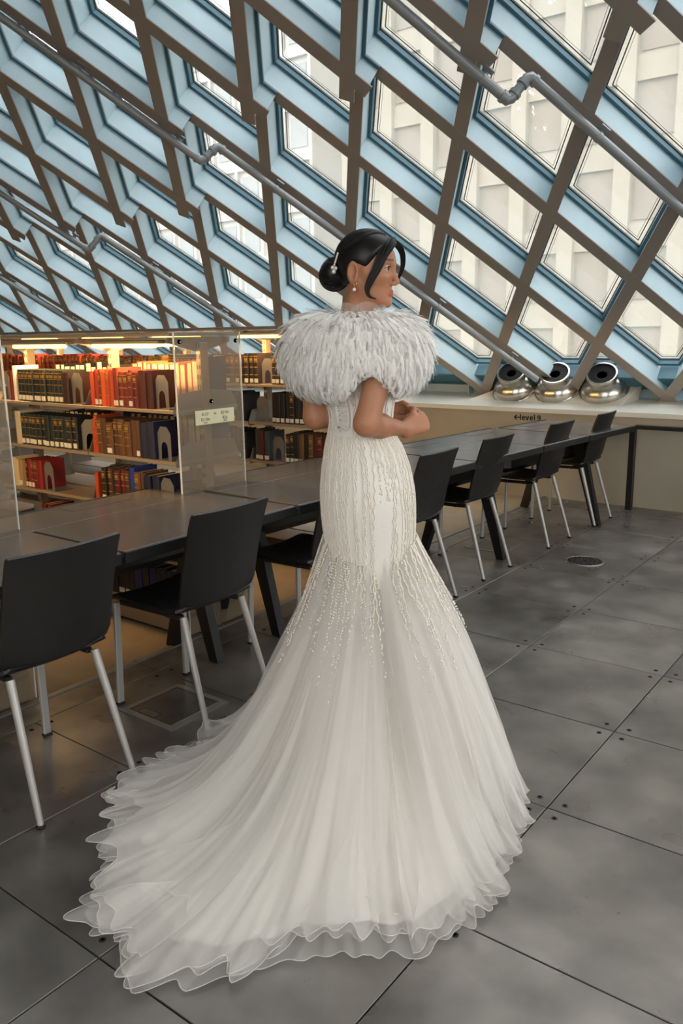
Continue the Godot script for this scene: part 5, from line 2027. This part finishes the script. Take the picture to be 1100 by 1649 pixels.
	for q in [[-2.2, 0.030], [1.9, 0.038], [1.25, 0.040], [0.6, 0.034], [0.1, 0.040], [2.6, 0.036], [-0.5, 0.036], [-1.3, 0.034]]:
		var root_p := Vector3(-0.058 + 0.068 * cos(q[0]), 1.548, 0.066 * sin(q[0]))
		var outd := Vector3(cos(q[0]), 0, sin(q[0]))
		var along := Vector3(-sin(q[0]), 0, cos(q[0]))
		pts = PackedVector3Array()
		for j in 7:
			var t := j / 6.0
			for i in 9:
				var u := -1.0 + i / 4.0
				pts.push_back(root_p + along * u * q[1] * (0.45 + 0.75 * sin(PI * (0.15 + 0.6 * t))) + Vector3.UP * t * q[1] * (1.1 - 0.35 * u * u) + outd * (0.012 * t + 0.020 * t * t - 0.010 * u * u + 0.004 * sin(u * 7.0)))
		m = MB.new()
		m.grid(9, 7, pts)
		part(cape, "petal", m.mesh(), tulle)

func ball(m: MB, c: Vector3, r: float) -> void:
	var prof := PackedVector2Array()
	for k in 7:
		var t := -PI * 0.5 + PI * k / 6.0
		prof.push_back(Vector2(cos(t) * r, sin(t) * r))
	m.lathe(prof, 10, Transform3D(Basis(), c))

func beading(root: Node3D, gw: Node3D, pearl: Material) -> void:
	var r := RandomNumberGenerator.new()
	r.seed = 9
	var xs: Array[Transform3D] = []
	for k in 118:
		var phi0 := TAU * (k + 0.5 * r.randf()) / 118.0
		# a plain strip of satin runs down the right-hand side of the back
		var gap := absf(angle_difference(phi0, 1.28)) < 0.16
		var top := 1.19 if r.randf() < 0.6 else 1.44
		var end := r.randf_range(0.40, 0.68)
		if gap:
			end = 1.0
		var ph := r.randf() * TAU
		var y := top
		var n := 0
		while y > maxf(end, 0.655):
			var sway := 0.06 * sin(7.0 * y + ph) + 0.10 * (y - 1.0) * sin(ph * 2.0)
			var phi := phi0 + sway
			var p := gown(phi, y)
			var o := gown(phi + 0.01, y) - gown(phi - 0.01, y)
			var out := Vector3.UP.cross(o).normalized()
			if out.dot(Vector3(cos(phi), 0, sin(phi))) < 0.0:
				out = -out
			var side := o.normalized() * (0.0022 * sin(y * 160.0 + ph) + 0.0006 * r.randfn())
			var s := r.randf_range(0.0019, 0.0029)
			var thin := smoothstep(end, end + 0.25, y)
			if r.randf() < (0.3 + 0.7 * thin) * 0.94:
				xs.append(Transform3D(Basis().scaled(Vector3(s, s * 1.5, s)), p + out * 0.002 + side))
			y -= 0.0042
			n += 1
		# the strings run on over the net, thinning out
		if end > 0.66:
			continue
		var t := 0.0
		while t < 0.5:
			var phi := phi0 + 0.06 * sin(7.0 * y + ph) + 0.10 * (y - 1.0) * sin(ph * 2.0)
			var p := net_at(phi, t)
			t += 0.0050
			y = p.y
			if y < end:
				break
			var thin := smoothstep(end, end + 0.25, y)
			if r.randf() < 0.25 + 0.75 * thin:
				var s := r.randf_range(0.0019, 0.0029)
				var out := Vector3(cos(phi), 0.3, sin(phi)).normalized()
				xs.append(Transform3D(Basis().scaled(Vector3(s, s * 1.5, s)), p + out * 0.006 + Vector3(-sin(phi), 0, cos(phi)) * (0.0022 * sin(y * 160.0 + ph))))
	var mm := MultiMesh.new()
	mm.transform_format = MultiMesh.TRANSFORM_3D
	var bm := MB.new()
	var prof := PackedVector2Array()
	for k in 5:
		var t := -PI * 0.5 + PI * k / 4.0
		prof.push_back(Vector2(cos(t), sin(t)))
	bm.lathe(prof, 6)
	mm.mesh = bm.mesh()
	mm.instance_count = xs.size()
	for k in xs.size():
		mm.set_instance_transform(k, xs[k])
	var o := MultiMeshInstance3D.new()
	o.name = "beading"
	o.multimesh = mm
	o.material_override = pearl
	o.set_meta("kind", "stuff")
	gw.add_child(o, true)

func lacing(root: Node3D, gw: Node3D) -> void:
	# crossed ribbons closing the back at the waist, over the dark gap
	var phi := deg_to_rad(124.0)
	var m := MB.new()
	var rows := []
	for j in 7:
		var y := 1.305 - 0.014 * j
		rows.append([gown(phi + 0.20, y), gown(phi - 0.20, y)])
	var out := Vector3(cos(phi), 0, sin(phi))
	for j in 6:
		m.face([rows[j][0] + out * 0.001, rows[j][1] + out * 0.001, rows[j + 1][1] + out * 0.001, rows[j + 1][0] + out * 0.001], out)
	part(gw, "back_opening", m.mesh(), MAT.lash)
	m = MB.new()
	for j in 6:
		var o := out * 0.004
		m.tube(PackedVector3Array([rows[j][0] + o, rows[j + 1][1] + o]), PackedFloat32Array([0.0028]), 6)
		m.tube(PackedVector3Array([rows[j][1] + o * 1.3, rows[j + 1][0] + o * 1.3]), PackedFloat32Array([0.0028]), 6)
	for e in 2:
		var side := PackedVector3Array()
		for q in rows:
			side.push_back(q[e] + out * 0.003)
		m.tube(side, PackedFloat32Array([0.005]), 7)
	var b: Vector3 = (rows[6][0] + rows[6][1]) * 0.5 + out * 0.006
	for s in [-1.0, 1.0]:
		m.tube(PackedVector3Array([b, b + Vector3(0.014 * s, 0.010, 0.006), b + Vector3(0.022 * s, 0.0, 0.006), b + Vector3(0.012 * s, -0.008, 0.006), b]), PackedFloat32Array([0.003, 0.004, 0.004, 0.004, 0.003]), 6)
	part(gw, "lacing", m.mesh(), MAT.satin)
